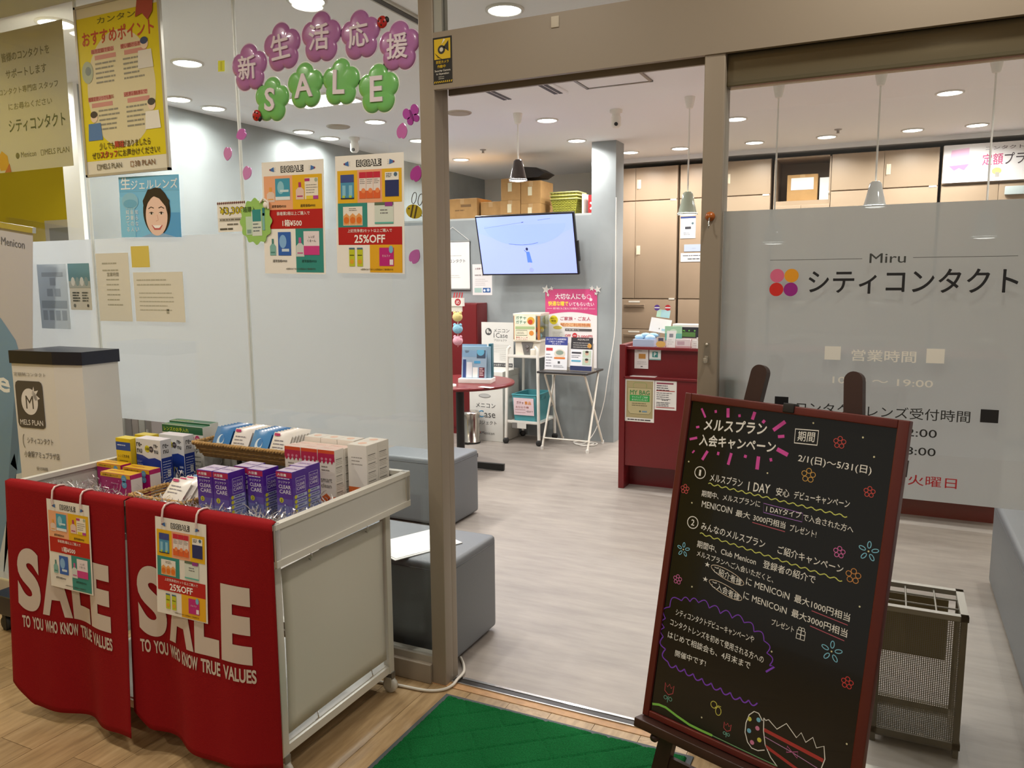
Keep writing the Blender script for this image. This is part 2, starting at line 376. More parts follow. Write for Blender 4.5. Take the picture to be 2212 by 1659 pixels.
downlight(-3.27, .86, HC, .075, STORE_W, label='round lit downlight at the white edge strip of the grey wall')
downlight(-2.08, .17, HC, .075, STORE_W, label='round lit downlight just inside the pane above the pale beige poster')
# ================================================================ STOREFRONT GRAPHICS
# artwork shared by the flyers on the glass and on the cart
def horn(P, x, z, s, flip):
    f = -1 if flip else 1
    P.poly([(x-f*.5*s, z+.16*s), (x+f*.5*s, z+.55*s), (x+f*.62*s, z-.5*s), (x-f*.45*s, z-.2*s)], '#3f72b4')
    P.circle(x-f*.5*s, z, .2*s, '#8a3150', 10, dk=1)
    for k in (-1, 0, 1): P.line([(x+f*.72*s, z+.25*s*k), (x+f*.98*s, z+.42*s*k)], .05*s, '#3a3633')
def bottle(P, x, z, w, h, body, cap):
    P.poly([(x-w/2, z), (x+w/2, z), (x+w/2, z+h*.55), (x+w*.2, z+h*.7), (x-w*.2, z+h*.7), (x-w/2, z+h*.55)], body)
    P.rect(x-w*.16, z+h*.7, x+w*.16, z+h, cap); P.rect(x-w*.35, z+h*.15, x+w*.35, z+h*.22, cap, 1)
def bigsale_head(P, w, h, top):
    P.layer()
    P.ctext('BIGSALE', w*.5, h*top, h*.060, '#24201e', .075, maxw=w*.48); P.ctext('BIGSALE', w*.5, h*top, h*.046, '#f6f4ee', -.004, dk=1, maxw=w*.435)
    horn(P, w*.17, h*top, h*.042, False); horn(P, w*.83, h*top, h*.042, True)
def bigsale_a(P, w, h):
    bigsale_head(P, w, h, .93)
    P.rect(w*.03, h*.575, w*.5, h*.875, '#efad82'); P.rect(w*.5, h*.575, w*.97, h*.875, '#e7b51c')
    P.rect(w*.03, h*.405, w*.97, h*.575, '#b81418'); P.rect(w*.53, h*.015, w*.97, h*.405, '#2f8d83'); P.layer(2)
    P.rect(w*.22, h*.66, w*.46, h*.85, '#3f9cb8'); P.circle(w*.31, h*.77, w*.055, '#8fc9d8', dk=1, rz=w*.08); P.rect(w*.22, h*.66, w*.46, h*.69, '#e5eef0', 1); P.rect(w*.30, h*.73, w*.44, h*.75, '#cfe6ea', 2)
    bottle(P, w*.14, h*.645, w*.13, h*.13, '#e6cdbb', '#e9a64e'); bottle(P, w*.62, h*.66, w*.13, h*.15, '#e7c9bd', '#b02e6d')
    P.rect(w*.70, h*.66, w*.91, h*.845, '#efe6d3'); P.rect(w*.70, h*.815, w*.78, h*.84, '#b5307a', 1); P.rect(w*.72, h*.66, w*.83, h*.69, '#e6cf3c', 1); P.rect(w*.83, h*.66, w*.91, h*.69, '#b5409a', 1)
    P.fine(w*.72, w*.90, h*.78, 4, h*.022, h*.006, '#8f8a80', 3, dk=1); P.circle(w*.88, h*.825, w*.025, '#a9b39a', dk=1)
    P.ctext('通常価格¥500', w*.27, h*.605, h*.026, '#3f2f22', .012); P.ctext('通常価格¥900', w*.74, h*.605, h*.026, '#3f2f22', .012)
    P.ctext('装着薬2箱以上ご購入で', w*.5, h*.540, h*.034, '#f6ece6', .012, maxw=w*.76); P.ctext('1箱¥500', w*.48, h*.455, h*.062, '#fdf8f2', .022, maxw=w*.62)
    P.rect(w*.24, h*.165, w*.45, h*.375, '#2e62b5'); P.circle(w*.32, h*.29, w*.06, '#86b4e0', dk=1, rz=w*.085); P.rect(w*.30, h*.2, w*.42, h*.225, '#cfe0ee', 1); bottle(P, w*.15, h*.165, w*.1, h*.15, '#7fb5ae', '#4a857c')
    P.rect(w*.66, h*.17, w*.91, h*.38, '#e9dde0'); P.rect(w*.66, h*.17, w*.91, h*.25, '#cf3a86', 1); P.ctext('レンズ', w*.79, h*.33, h*.022, '#4a4550', .01, dk=2); P.ctext('くるーん', w*.79, h*.295, h*.022, '#4a4550', .01, dk=2); bottle(P, w*.6, h*.155, w*.13, h*.17, '#cfd6d2', '#c45f94')
    P.ctext('通常価格¥900', w*.26, h*.115, h*.026, '#2f2a26', .012); P.ctext('通常価格¥950', w*.74, h*.115, h*.026, '#1f4f49', .012)
    P.ctext('※通常¥300であり上記製品のご使用数不可', w*.6, h*.045, h*.017, '#4d4a40', .006, maxw=w*.68)
def bigsale_b(P, w, h):
    bigsale_head(P, w, h, .93)
    P.rect(w*.03, h*.60, w*.33, h*.875, '#e7b51c'); P.rect(w*.33, h*.60, w*.69, h*.875, '#eea57d'); P.rect(w*.69, h*.60, w*.97, h*.875, '#e7b51c')
    P.rect(w*.03, h*.395, w*.47, h*.60, '#2f8d83'); P.rect(w*.03, h*.245, w*.97, h*.395, '#b81418'); P.rect(w*.5, h*.01, w*.97, h*.245, '#e5ab1e'); P.layer(2)
    P.rect(w*.08, h*.64, w*.28, h*.84, '#4a93b8'); P.rect(w*.08, h*.775, w*.28, h*.84, '#3c4a8c', 1); P.rect(w*.08, h*.635, w*.28, h*.645, '#1f2a44', 2)
    for i in (0, 1): P.rect(w*(.105+.1*i), h*.66, w*(.155+.1*i), h*.75, '#8cc4d8', 1); P.rect(w*(.105+.1*i), h*.645, w*(.145+.1*i), h*.665, '#b9d04a', 2)
    for i in range(3):
        x = w*(.36+.103*i); P.rect(x, h*.635, x+w*.098, h*.84, '#e8ddd6'); P.rect(x, h*.805, x+w*.098, h*.855, '#c8213d', 1); P.rect(x, h*.635, x+w*.098, h*.70, '#e2622c', 1); P.circle(x+w*.06, h*.70, w*.03, '#ee8b52', dk=2)
        P.fine(x+w*.01, x+w*.09, h*.79, 3, h*.015, h*.005, '#8a7f7a', i, dk=1)
    P.rect(w*.735, h*.645, w*.93, h*.845, '#eceae2'); P.rect(w*.735, h*.645, w*.93, h*.78, '#222d63', 1); P.circle(w*.885, h*.825, w*.025, '#4c6a80', dk=1); P.fine(w*.75, w*.84, h*.83, 3, h*.013, h*.006, '#555555', 4, dk=1)
    P.rect(w*.11, h*.41, w*.40, h*.57, '#eee6da')
    for i in range(3): P.poly([(w*(.115+.095*i), h*.415), (w*(.205+.095*i), h*.415), (w*(.205+.095*i), h*.49), (w*(.16+.095*i), h*.515), (w*(.115+.095*i), h*.49)], '#e8a25c', 1); P.circle(w*(.16+.095*i), h*.455, w*.04, '#e27324', dk=2)
    P.fine(w*.2, w*.32, h*.55, 2, h*.015, h*.006, '#7f7a70', 9, dk=1)
    P.rect(w*.58, h*.42, w*.85, h*.595, '#d5ded3'); P.rect(w*.58, h*.575, w*.85, h*.60, '#5e6e58', 1); P.rect(w*.73, h*.565, w*.84, h*.60, '#93388a', 2); P.rect(w*.58, h*.42, w*.85, h*.435, '#5fb5a6', 1); P.fine(w*.66, w*.78, h*.53, 2, h*.025, h*.009, '#777777', 12, dk=1)
    P.ctext('上記洗浄液2セット以上ご購入で', w*.5, h*.365, h*.030, '#f6ece6', .012, maxw=w*.80); P.ctext('25%OFF', w*.5, h*.295, h*.070, '#fdf8f2', .022, maxw=w*.58)
    for x in (.19, .31): P.rect(w*x, h*.06, w*(x+.085), h*.215, '#c3c92c'); P.rect(w*x, h*.205, w*(x+.085), h*.22, '#4d6f86', 1); P.circle(w*(x+.042), h*.10, w*.03, '#e0a430', dk=1); P.rect(w*(x+.01), h*.15, w*(x+.075), h*.16, '#6c7018', 1)
    P.rect(w*.64, h*.065, w*.85, h*.22, '#bf1d78'); P.circle(w*.81, h*.205, w*.03, '#7bb7d2', dk=1, rz=w*.045); P.ctext('ミルファ', w*.74, h*.15, h*.018, '#f6e2ee', .006, dk=1); P.rect(w*.79, h*.075, w*.84, h*.12, '#efe3ea', 1)
    P.ctext('※通常¥300であり上記製品のご使用数不可', w*.6, h*.035, h*.017, '#6a5418', .006, maxw=w*.68)

GY = .0085       # front face of the glass sheets sits at y = .012
def on_glass(P, name, x, z, label, cat, group=None, y=GY, rot=0, loc_only=False):
    o = P.build(name, loc=(x, y, z), rot=(0, rot, 0)); return tag(o, label, cat, group)
w, h = .297, .42
P = Print(w, h, '#f3efe7'); bigsale_a(P, w, h); on_glass(P, 'sale_flyer', -.738, 1.527, 'BIGSALE flyer reading 1箱¥500, taped to the window glass', 'flyer', rot=R(1.2))
P = Print(w, h, '#f3efe7'); bigsale_b(P, w, h); on_glass(P, 'sale_flyer', -.388, 1.525, 'BIGSALE flyer reading 25%OFF, taped to the window glass', 'flyer', rot=R(1.2))

# raised flower letters
def flower_pts(r, a0=math.pi/2, n=60, depth=.22):
    out = []
    for i in range(n):
        a = 2*math.pi*i/n; k = abs(math.cos(2.5*a)); out.append((r*(1-depth+depth*k**.75)*math.cos(a+a0), r*(1-depth+depth*k**.75)*math.sin(a+a0)))
    return out
def foam_flower(ch, x, z, col, edge, r, label, rot=0.0):
    t = thing('flower_decal', label, 'decal', (x, .0115, z), (0, rot, 0), 'flower shaped letters on the window')
    m = mat(col, .28, coat=.3); P = flower_pts(r)
    b = MB(); n = len(P); vs = []; fs = []
    prof = [(1.0, 0), (1.0, -.003), (.93, -.009), (.75, -.012), (.3, -.0125)]
    for s, y in prof: vs += [(p[0]*s, y, p[1]*s) for p in P]
    for j in range(len(prof)-1):
        for i in range(n): k = (i+1) % n; fs.append((j*n+i, j*n+k, (j+1)*n+k, (j+1)*n+i))
    fs.append(tuple(range((len(prof)-1)*n, len(prof)*n)))
    b.add(vs, fs, m, True).build('petal_disc', t)
    b = MB(); Q = [(p[0]*1.045, p[1]*1.045) for p in P]; b.prism(Q, -.0015, -.0002, mat(edge, .4)); b.build('white_edge', t)
    vs2, fs2, asp = glyphs(ch, .02, 3); hh = r*1.0; ww = min(hh*asp, r*1.05)
    b = MB(); V = [((u-.5)*ww, -.0175-q*1e-4, (v-.5)*hh) for u, v, q in vs2]; b.add(V, fs2, mat('#e9dde6', .5))
    # sides of the raised letter
    from collections import Counter
    ed = Counter(); di = {}
    for f in fs2:
        for i in range(len(f)):
            e = (f[i], f[(i+1) % len(f)]); k = tuple(sorted(e)); ed[k] += 1; di[k] = e
    n0 = len(V); V2 = V + [(x_, -.0125, z_) for x_, _, z_ in V]
    b.add(V2, [(di[k][1], di[k][0], di[k][0]+n0, di[k][1]+n0) for k, c in ed.items() if c == 1], mat('#d8c8d6', .5)); b.build('letter', t)
    return t
PU, GR = '#b575b0', '#78c26c'
for ch, x, z, r, ro in (('新', -.766, 2.298, .088, 0), ('生', -.602, 2.352, .088, -4), ('活', -.422, 2.362, .090, 3), ('応', -.250, 2.347, .085, -2), ('援', -.090, 2.289, .084, 2)):
    foam_flower(ch, x, z, PU, '#e6d6e6', r, 'glossy purple flower decal with the raised character %s (%s)' % (ch, {'新': 'new', '生': 'life', '活': 'lively', '応': 'respond', '援': 'aid'}[ch]), R(ro))
for ch, x, z, r, ro in (('S', -.663, 2.171, .083, 6), ('A', -.502, 2.204, .083, 0), ('L', -.341, 2.199, .083, 4), ('E', -.181, 2.158, .086, 2)):
    foam_flower(ch, x, z, GR, '#e9efe6', r, 'glossy green flower decal with the raised letter %s' % ch, R(ro))
def petal(x, z, r, rot, col, label):
    pts = []
    for i in range(28):
        a = 2*math.pi*i/28; q = r*(1-.28*math.exp(-((a-math.pi/2)/.22)**2)); pts.append((q*.82*math.cos(a), q*(math.sin(a) if math.sin(a) > 0 else 1.15*math.sin(a)*(1-.25*abs(math.cos(a))))))
    o = MB().prism(pts, -.0035, -.0002, mat(col, .3, coat=.3), True).build('petal_decal', loc=(x, .0115, z), rot=(0, rot, 0)); return tag(o, label, 'decal', 'petal decals on the window')
petal(-.823, 2.06, .025, R(70), '#c86fbc', 'mauve petal decal on the pane joint below the character 新')
petal(-.900, 1.995, .025, R(10), '#d58cc4', 'pale pink petal decal left alone beyond the pane joint')
petal(-.805, 1.915, .026, R(25), '#d48cc6', 'pale pink petal decal beside the top corner of the 1箱¥500 flyer')
petal(-.088, 2.008, .026, R(190), '#c56cb0', 'pink petal decal under the butterfly decal')
petal(-.035, 1.861, .027, R(205), '#ad3a97', 'deep magenta petal decal above the bee decal')
petal(-.049, 1.578, .026, R(215), '#b963ac', 'mauve petal decal below the bee decal, beside the 25%OFF flyer')
def ladybird(x, z, label, rot):
    t = thing('ladybird_decal', label, 'decal', (x, -.004, z), (0, rot, 0), 'ladybird decals')
    b = MB(); b.sphere((0, 0, 0), .021, mat('#b51f1c', .3), 14, (1, .35, 1)); b.build('body', t)
    b = MB(); b.sphere((.019, .001, -.004), .011, m_black, 10, (.8, .5, 1))
    for u, v in ((-.008, .008), (.004, .010), (-.006, -.009), (.008, -.006)): b.sphere((u, -.0062, v), .0035, m_black, 6, (1, .3, 1))
    b.build('head_and_spots', t)
ladybird(-.730, 2.119, 'red ladybird decal on the green letter S flower', R(30)); ladybird(-.148, 2.374, 'red ladybird decal between the flowers 応 and 援', R(-30))
t = thing('butterfly_decal', 'purple butterfly decal on the window beside the bronze post', 'decal', (-.046, .0115, 2.059), (0, R(-20), 0))
for sx in (-1, 1):
    MB().prism(circ(sx*.017, .012, .016, 18, .019), -.004, -.0002, mat('#b04aa8', .3)).prism(circ(sx*.013, -.016, .012, 18, .014), -.004, -.0002, mat('#a5409c', .3)).build('wing', t)
MB().prism(circ(0, 0, .004, 12, .022), -.006, -.0002, mat('#7d2d78', .3)).build('body', t)
t = thing('bee_decal', 'yellow and brown striped bee decal on the window', 'decal', (-.044, .0115, 1.744), (0, R(15), 0))
MB().prism(circ(0, -.01, .033, 26, .024), -.003, -.0002, mat('#b9a52a', .35), True).build('body', t)
b = MB()
for u in (-.008, .008): b.prism([(u-.0028, -.032), (u+.0028, -.032), (u+.0028, .012), (u-.0028, .012)], -.0042, -.003, mat('#4a3b1c', .5))
b.prism(circ(-.022, -.004, .003, 8), -.0042, -.003, m_black); b.build('stripes', t)
for u, ro in ((-.006, -12), (.012, 12)):
    MB().tube([(u+.009*math.cos(a)*1.0+math.sin(R(ro))*.02, -.002, .035+.02*math.sin(a)) for a in [2*math.pi*i/16 for i in range(16)]], .0014, mat('#3c3a30', .5), 5, True).build('wing', t)
MB().tube([(.028, -.002, -.012), (.033, -.002, -.018), (.036, -.002, -.018)], .0012, mat('#4a3b1c', .5), 5).build('sting', t)
P = Print(.034, .04, '#dfe23a'); P.rect(.012, .004, .022, .036, '#c9c92e'); tag(P.build('sticky_note', loc=(-.922, .004, 2.302), rot=(0, R(4), 0)), 'small bright yellow sticky note beside the 新 flower', 'sticky note')

# green burst sticker
P = Print(); pts = [(.078*(1+.06*math.cos(12*a))*math.cos(a), .085*(1+.06*math.cos(12*a))*math.sin(a)) for a in [2*math.pi*i/96 for i in range(96)]]
P.b.prism(pts, 0, .0012, mat('#9ccb6c', .4)); P.layer()
P.text('箱購入', -.062, .036, .004, .058, '#3d5a2c', .015); P.rect(-.02, -.055, .03, .04, '#d9e2d6'); P.layer(); P.rect(-.015, .0, .028, .045, '#2f8f8d'); P.rect(-.05, -.05, -.018, .02, '#c2dbc2'); P.rect(.034, -.035, .046, .03, '#7fb7b0'); P.rect(.036, .02, .048, .05, '#2c7e8a')
P.layer(); P.fine(-.014, .026, -.012, 3, .013, .004, '#6a7a80', 2); P.rect(-.045, -.045, -.024, -.03, '#88a59c')
t = P.build('burst_sticker', loc=(-.768, .0032, 1.727)); tag(t, 'scalloped green product sticker on the corner of the 1箱¥500 flyer', 'sticker')
MB().sphere((.058, -.006, .06), .012, mat('#efe9df', .5), 10, (1, .3, 1)).tube([(.03, -.004, .07), (.05, -.006, .085), (.07, -.004, .07), (.07, -.004, .045)], .004, mat('#efe9df', .5), 6).build('pointing_hand', t)
P = Print(.15, .118, '#efece2'); P.layer()
for i in range(15): P.poly([(i*.01, .112), (i*.01+.005, .106), (i*.01+.01, .112), (i*.01+.005, .118)], '#6a3d3d')
P.text('¥3,300', .012, .062, .142, .098, '#3d3826', .05); P.layer(); P.text('¥3,300', .014, .064, .140, .096, '#e2d02c', .0)
P.frame(.008, .042, .142, .053, .0012, '#8a8679'); P.fine(.012, .14, .045, 1, .01, .005, '#6a665c', 4, .05); P.fine(.05, .12, .026, 1, .01, .006, '#77736a', 5); P.fine(.01, .10, .008, 1, .01, .007, '#55524a', 6)
tag(P.build('price_card', loc=(-.972, .0090, 1.692)), 'white price card with yellow ¥3,300 figures behind the glass', 'card')

# blue lens poster with the smiling woman
P = Print(.357, .252, '#7cc6ee'); P.layer()
P.rect(0, .19, .357, .252, '#74bfe8'); P.rect(.24, 0, .357, .1, '#58a6dc'); P.rect(0, .0, .09, .17, '#86cdee', 1)
P.layer(2); P.text('生', .012, .20, .072, .25, '#eef6fa', .02); P.text('ジェルレンズ', .075, .198, .35, .238, '#eef6fa', .016)
P.circle(.065, .150, .05, '#8fc6de', rz=.036); P.layer(); P.circle(.065, .14, .042, '#6eb2d2', rz=.018)
for k in range(4): P.line([(.04+.016*k, .125), (.036+.018*k, .07)], .003, '#a9d6e8')
for k, sx in enumerate(('知ってる', '話題の人', '知らない')): 
    for j, c_ in enumerate(sx): P.ctext(c_, .045+.028*k, .105-.024*j, .018, '#e8f2f6', .012)
P.layer(); hx = .222
P.circle(hx, .105, .080, '#2b2320', 36, .098)
P.layer(); P.rect(hx-.034, -.0, hx+.034, .06, '#d9ad98'); P.poly([(hx-.10, 0), (hx-.034, .016), (hx+.034, .016), (hx+.11, 0)], '#8fb6d8', 1)
P.layer(2); P.poly([(hx+.064*math.cos(a), .088+(.082 if math.sin(a) < 0 else .080)*math.sin(a)) for a in [2*math.pi*i/40 for i in range(40)]], '#efcdbb')
P.layer(); P.poly([(hx-.068, .085), (hx-.060, .130), (hx-.030, .158), (hx-.012, .168), (hx+.02, .158), (hx+.055, .125), (hx+.067, .085), (hx+.078, .15), (hx+.03, .20), (hx-.045, .196), (hx-.078, .15)], '#2b2320')
for sx in (-1, 1):
    P.line([(hx+sx*.046, .117), (hx+sx*.030, .124), (hx+sx*.014, .119)], .004, '#4a3630'); P.circle(hx+sx*.029, .098, .0125, '#f6efe9', 16, .0052); P.circle(hx+sx*.029, .098, .0054, '#2d1f1c', 10, dk=1); P.line([(hx+sx*.042, .0995), (hx+sx*.029, .1035), (hx+sx*.016, .0995)], .0022, '#3a2a26', dk=2)
P.line([(hx+.004, .092), (hx+.009, .069), (hx-.005, .066)], .0022, '#cf9a86'); P.poly([(hx-.032, .050), (hx-.008, .0465), (hx+.010, .0465), (hx+.034, .050), (hx+.018, .030), (hx-.016, .030)], '#c4585c'); P.poly([(hx-.026, .0485), (hx+.028, .0485), (hx+.013, .037), (hx-.011, .037)], '#fbf7f3', 1)
tag(P.build('lens_poster', loc=(-1.537, .0095, 1.689), rot=(0, R(1.5), 0)), 'blue poster of a smiling dark-haired woman, headed 生ジェルレンズ', 'poster')

# yellow framed poster hanging behind the glass
t = thing('framed_poster', 'yellow poster headed おすすめポイント in a slim frame, hung on the window', 'poster', (-1.712, -.002, 1.949))
w, h = .51, .70
b = MB()
for a, c in (((0, -.008, 0), (w, .004, .010)), ((0, -.008, h-.01), (w, .004, h)), ((0, -.008, 0), (.012, .004, h)), ((w-.012, -.008, 0), (w, .004, h))): b.box(a, c, mat('#b9b4a8', .35, .3))
b.build('frame', t)
P = Print(w-.02, h-.02, '#ded9c6'); P.rect(0, .055, w-.02, h-.06, '#d9c811'); P.layer()
P.poly([(.245+.205*math.cos(a), .335+.235*math.sin(a)) for a in [2*math.pi*i/48 for i in range(48)]], '#d7cda6'); P.layer()
P.text('カンタン', .13, h-.095, .36, h-.07, '#6d6420', .012); P.text('おすすめポイント', .03, h-.175, .46, h-.115, '#bd4a30', .03)
for x0, z0 in ((.08, .49), (.26, .49), (.04, .30), (.26, .30)): P.rect(x0, z0, x0+.14, z0+.018, '#c98c80'); P.rect(x0+.02, z0-.026, x0+.15, z0-.008, '#c98c80')
P.layer(); P.text('毎月定額で安心', .082, .49, .218, .508, '#a5402f', .012); P.text('使い続けられる', .262, .49, .398, .508, '#a5402f', .012); P.text('種類変更いつでも無料', .042, .30, .20, .318, '#a5402f', .012); P.text('送料無料で', .262, .30, .40, .318, '#a5402f', .012)
for x0, z0, sd in ((.10, .445, 1), (.27, .445, 2), (.10, .255, 3), (.27, .255, 4)): P.fine(x0, x0+.13, z0, 5, .019, .007, '#8b8878', sd)
# small drawn people
P.layer(2)
for x0, z0, c, hc in ((.40, .40, '#d9d6cc', '#37486e'), (.42, .16, '#e8e5da', '#3a3632'), (.07, .14, '#4d78ad', '#3a2f2a')):
    P.poly([(x0-.045, z0), (x0+.045, z0), (x0+.038, z0+.07), (x0-.038, z0+.07)], c); P.circle(x0, z0+.095, .022, '#e6cdb4'); P.circle(x0, z0+.106, .022, hc, rz=.014, dk=1)
P.circle(.05, .42, .035, '#a9b39a', rz=.045); P.circle(.055, .425, .018, '#7d8a86', dk=1)
P.layer(2); P.text('少しでも興味がありましたら', .09, .098, .40, .128, '#5a4a14', .02); P.text('ぜひスタッフにお声かけください!', .04, .062, .45, .092, '#5a4a14', .02); P.layer(2)
P.text('興味', .185, .098, .245, .128, '#b8402c', .03); P.text('スタッフ', .092, .062, .20, .092, '#b8402c', .03); P.text('MELS PLAN', .09, .018, .22, .04, '#5a564a', .012); P.text('3B PLAN', .30, .018, .42, .04, '#7a5a44', .012)
P.frame(.068, .018, .084, .038, .004, '#5a564a'); P.frame(.275, .018, .292, .038, .004, '#8a5a34')
P.layer(); P.poly([(.36, h-.10), (.38, h-.02), (.47, h-.02), (.46, h-.09), (.43, h-.12), (.40, h-.09)], '#a8453a')
P.build('sheet', t, loc=(.01, -.004, .01))

# pale poster further along
P = Print(.62, .62, '#d0c8b0', rough=.6); P.layer()
for i, s_ in enumerate(('皆様のコンタクトを', 'サポートします')): P.text(s_, .18+.02*i, .49-.075*i, .52-.03*i, .53-.075*i, '#8a8366', .02)
for i, s_ in enumerate(('コンタクト専門店 スタッフ', 'にお尋ねください')): P.text(s_, .14+.06*i, .345-.07*i, .56-.05*i, .375-.07*i, '#827b60', .015)
P.text('シティコンタクト', .19, .175, .59, .235, '#3f4c38', .02); P.text('Menicon', .26, .06, .37, .085, '#6d6850', .01); P.text('MELS PLAN', .43, .06, .60, .085, '#6d6850', .012); P.circle(.235, .07, .014, '#5d5a46'); P.frame(.405, .06, .422, .083, .004, '#6d6850')
P.poly([(.10, .01), (.17, .01), (.16, .075), (.12, .10), (.08, .06)], '#d69a2c'); P.poly([(.13, .0), (.18, 0), (.17, .04)], '#bb4a30', 1)
tag(P.build('hanging_poster', loc=(-2.46, .03, 2.013)), 'pale beige poster reading シティコンタクト hung behind the pane', 'poster')
# papers taped inside the frosted film, seen as pale sheets
Y2 = .0065
def sheet(n, w, h, x, z, col, label, cat, f=None):
    P = Print(w, h, col, rough=.7); P.layer()
    if f: f(P)
    return tag(P.build(n, loc=(x, .0095, z)), label, cat)
def f1(P):
    P.rect(.03, .24, .18, .26, '#aebac0')
    for r_ in ((.085, .20, .125, .235), (.06, .15, .10, .185), (.115, .15, .155, .185)): P.rect(*r_, '#a9b6bf')
    P.rect(.015, .095, .195, .13, '#a7b5bd')
    for i in range(4): P.rect(.02+.045*i, .04, .052+.045*i, .085, '#a9b6bf')
sheet('notice_sheet', .206, .297, -2.127, 1.284, '#cfdde4', 'pale blue A4 notice sheet on the frosted pane', 'notice', f1)
def f2(P):
    P.rect(0, .10, .145, .209, '#6f9aa2'); P.rect(0, .10, .145, .13, '#b5bcb2', 1); P.layer(2)
    for i, c in enumerate(('#e3e4da', '#8fa7a6', '#dfe2da', '#8fa7a6')): P.circle(.03+.03*i, .128, .013, c, rz=.02)
    P.fine(.02, .07, .075, 4, .012, .006, '#555a52', 3); P.fine(.085, .13, .075, 4, .012, .006, '#666a60', 8); P.circle(.03, .02, .008, '#777a70'); P.circle(.12, .02, .007, '#55564e')
sheet('leaflet', .145, .209, -1.908, 1.373, '#d8d6c6', 'small leaflet with a teal photo on the frosted pane', 'leaflet', f2)
sheet('notice_sheet', .21, .297, -1.716, 1.326, '#ddd9c8', 'upright cream A4 sheet on the frosted pane', 'notice', lambda P: (P.fine(.04, .17, .25, 2, .03, .006, '#aca892', 2), P.fine(.06, .16, .18, 6, .022, .005, '#aca892', 5), P.ctext('営業時間', .105, .205, .018, '#9c9884', .01)))
sheet('sticky_note', .11, .09, -1.487, 1.559, '#d8c35c', 'mustard yellow square note above the landscape sheet', 'sticky note')
sheet('notice_sheet', .297, .21, -1.484, 1.328, '#dfdbca', 'landscape cream A4 sheet on the frosted pane', 'notice', lambda P: (P.fine(.02, .27, .175, 2, .02, .005, '#b3af9a', 2), P.fine(.03, .25, .12, 5, .018, .004, '#b8b4a0', 7), P.rect(.19, .035, .205, .055, '#a3a08c')))

# shop lettering on the right pane (its own flat vinyl)
P = Print(); K = '#1a1a1c'
for x, z, c in ((1.174, 1.502, '#d8678a'), (1.213, 1.502, '#e39a1e'), (1.173, 1.463, '#d0281f'), (1.212, 1.463, '#951f84')): P.circle(x, z, .0193, c, 32)
P.layer(); P.text('シティコンタクト', 1.259, 1.451, 1.762, 1.517, K, .014, 4); P.text('Miru', 1.413, 1.534, 1.502, 1.560, '#3c3f3c', .006, 4)
P.rect(1.153, 1.5455, 1.395, 1.547, '#5a5c58'); P.rect(1.519, 1.5465, 1.757, 1.548, '#5a5c58')
W_ = '#efede4'
P.rect(1.310, 1.266, 1.352, 1.304, W_); P.rect(1.565, 1.266, 1.608, 1.305, W_); P.text('営業時間', 1.380, 1.265, 1.541, 1.297, W_, .012, 3); P.text('10:00 〜 19:00', 1.334, 1.200, 1.585, 1.219, W_, .012, 3)
P.rect(1.180, 1.124, 1.218, 1.153, K); P.rect(1.700, 1.114, 1.741, 1.149, K); P.text('コンタクトレンズ受付時間', 1.241, 1.110, 1.677, 1.142, '#2c2e2c', .004, 3)
P.text('10:00 〜 12:00', 1.345, 1.063, 1.602, 1.085, '#2c2e2c', .006, 3); P.text('14:00 〜 18:00', 1.345, 1.012, 1.602, 1.034, '#2c2e2c', .006, 3)
P.text('定休日 火曜日', 1.40, .927, 1.657, .957, '#c4333a', .006, 3)
P.build('window_lettering', w4, loc=(0, .0116, 0), label='shop name シティコンタクト with four dots and opening hours in vinyl')
# sign stickers on the frame
P = Print(.072, .148, '#171512'); P.layer(); P.rect(.005, .078, .067, .142, '#d8b512'); P.layer(); P.circle(.033, .108, .014, '#2a2720'); P.circle(.033, .108, .007, '#cfcabb', dk=1); P.poly([(.04, .115), (.06, .135), (.06, .10)], '#2a2720'); P.poly([(.033, .124), (.042, .142), (.048, .138)], '#e9e4d4')
for i in range(3): P.line([(.008+.004*i, .098-.006*i), (.026+.004*i, .082-.002*i)], .0016, '#2a2720')
P.text('防犯カメラ', .012, .064, .06, .074, '#d8b512', .02); P.text('作動中', .016, .050, .048, .060, '#d8b512', .02); P.text('Security Camera', .006, .037, .066, .045, '#e6e2d6', .01); P.text('in Operation', .012, .027, .06, .035, '#e6e2d6', .01); P.fine(.02, .05, .021, 2, .006, .002, '#b9b5a8', 2)
for i in range(9): P.poly([(.002+.008*i, .003), (.006+.008*i, .003), (.009+.008*i, .009), (.005+.008*i, .009)], '#d8b512')
tag(P.build('security_sticker', loc=(.056, -.0112, 2.144)), 'black and yellow security camera sticker on the bronze header', 'sticker')
tag(MB().box((.482, -.013, 2.266), (.508, -.0095, 2.299), mat('#cfc6b4', .5), .001).build('sensor_tab'), 'small cream rectangular tab on the bronze header', 'tab')
t = thing('suction_hook', 'orange round suction cup hook on the bronze door post', 'hook', (.983, -.006, 1.675))
MB().lathe([(.014, -.0), (.0135, .006), (.006, .012), (.003, .013)], mat('#a85a1e', .3), n=20).build('cup', t, rot=(R(90), 0, 0)); MB().tube([(0, -.012, -.004), (0, -.016, -.03), (0, -.024, -.034), (0, -.024, -.026)], .002, m_chrome, 6).build('hook', t)
t = thing('clear_hook', 'clear plastic adhesive hook on the bronze door post', 'hook', (.983, -.006, 1.245))
m_clear = film_mat('clear_plastic', '#cfc8ba', .5, .6)
MB().prism([(-.011, 0), (.011, 0), (.008, .06), (-.008, .06)], -.003, 0, m_clear).build('plate', t); MB().tube([(0, -.004, .02), (0, -.012, .004), (0, -.02, .004), (0, -.022, .016)], .005, m_clear, 8).build('hook', t); MB().sphere((0, -.002, .056), .004, mat('#e8e2d6', .2), 8).build('stud', t)
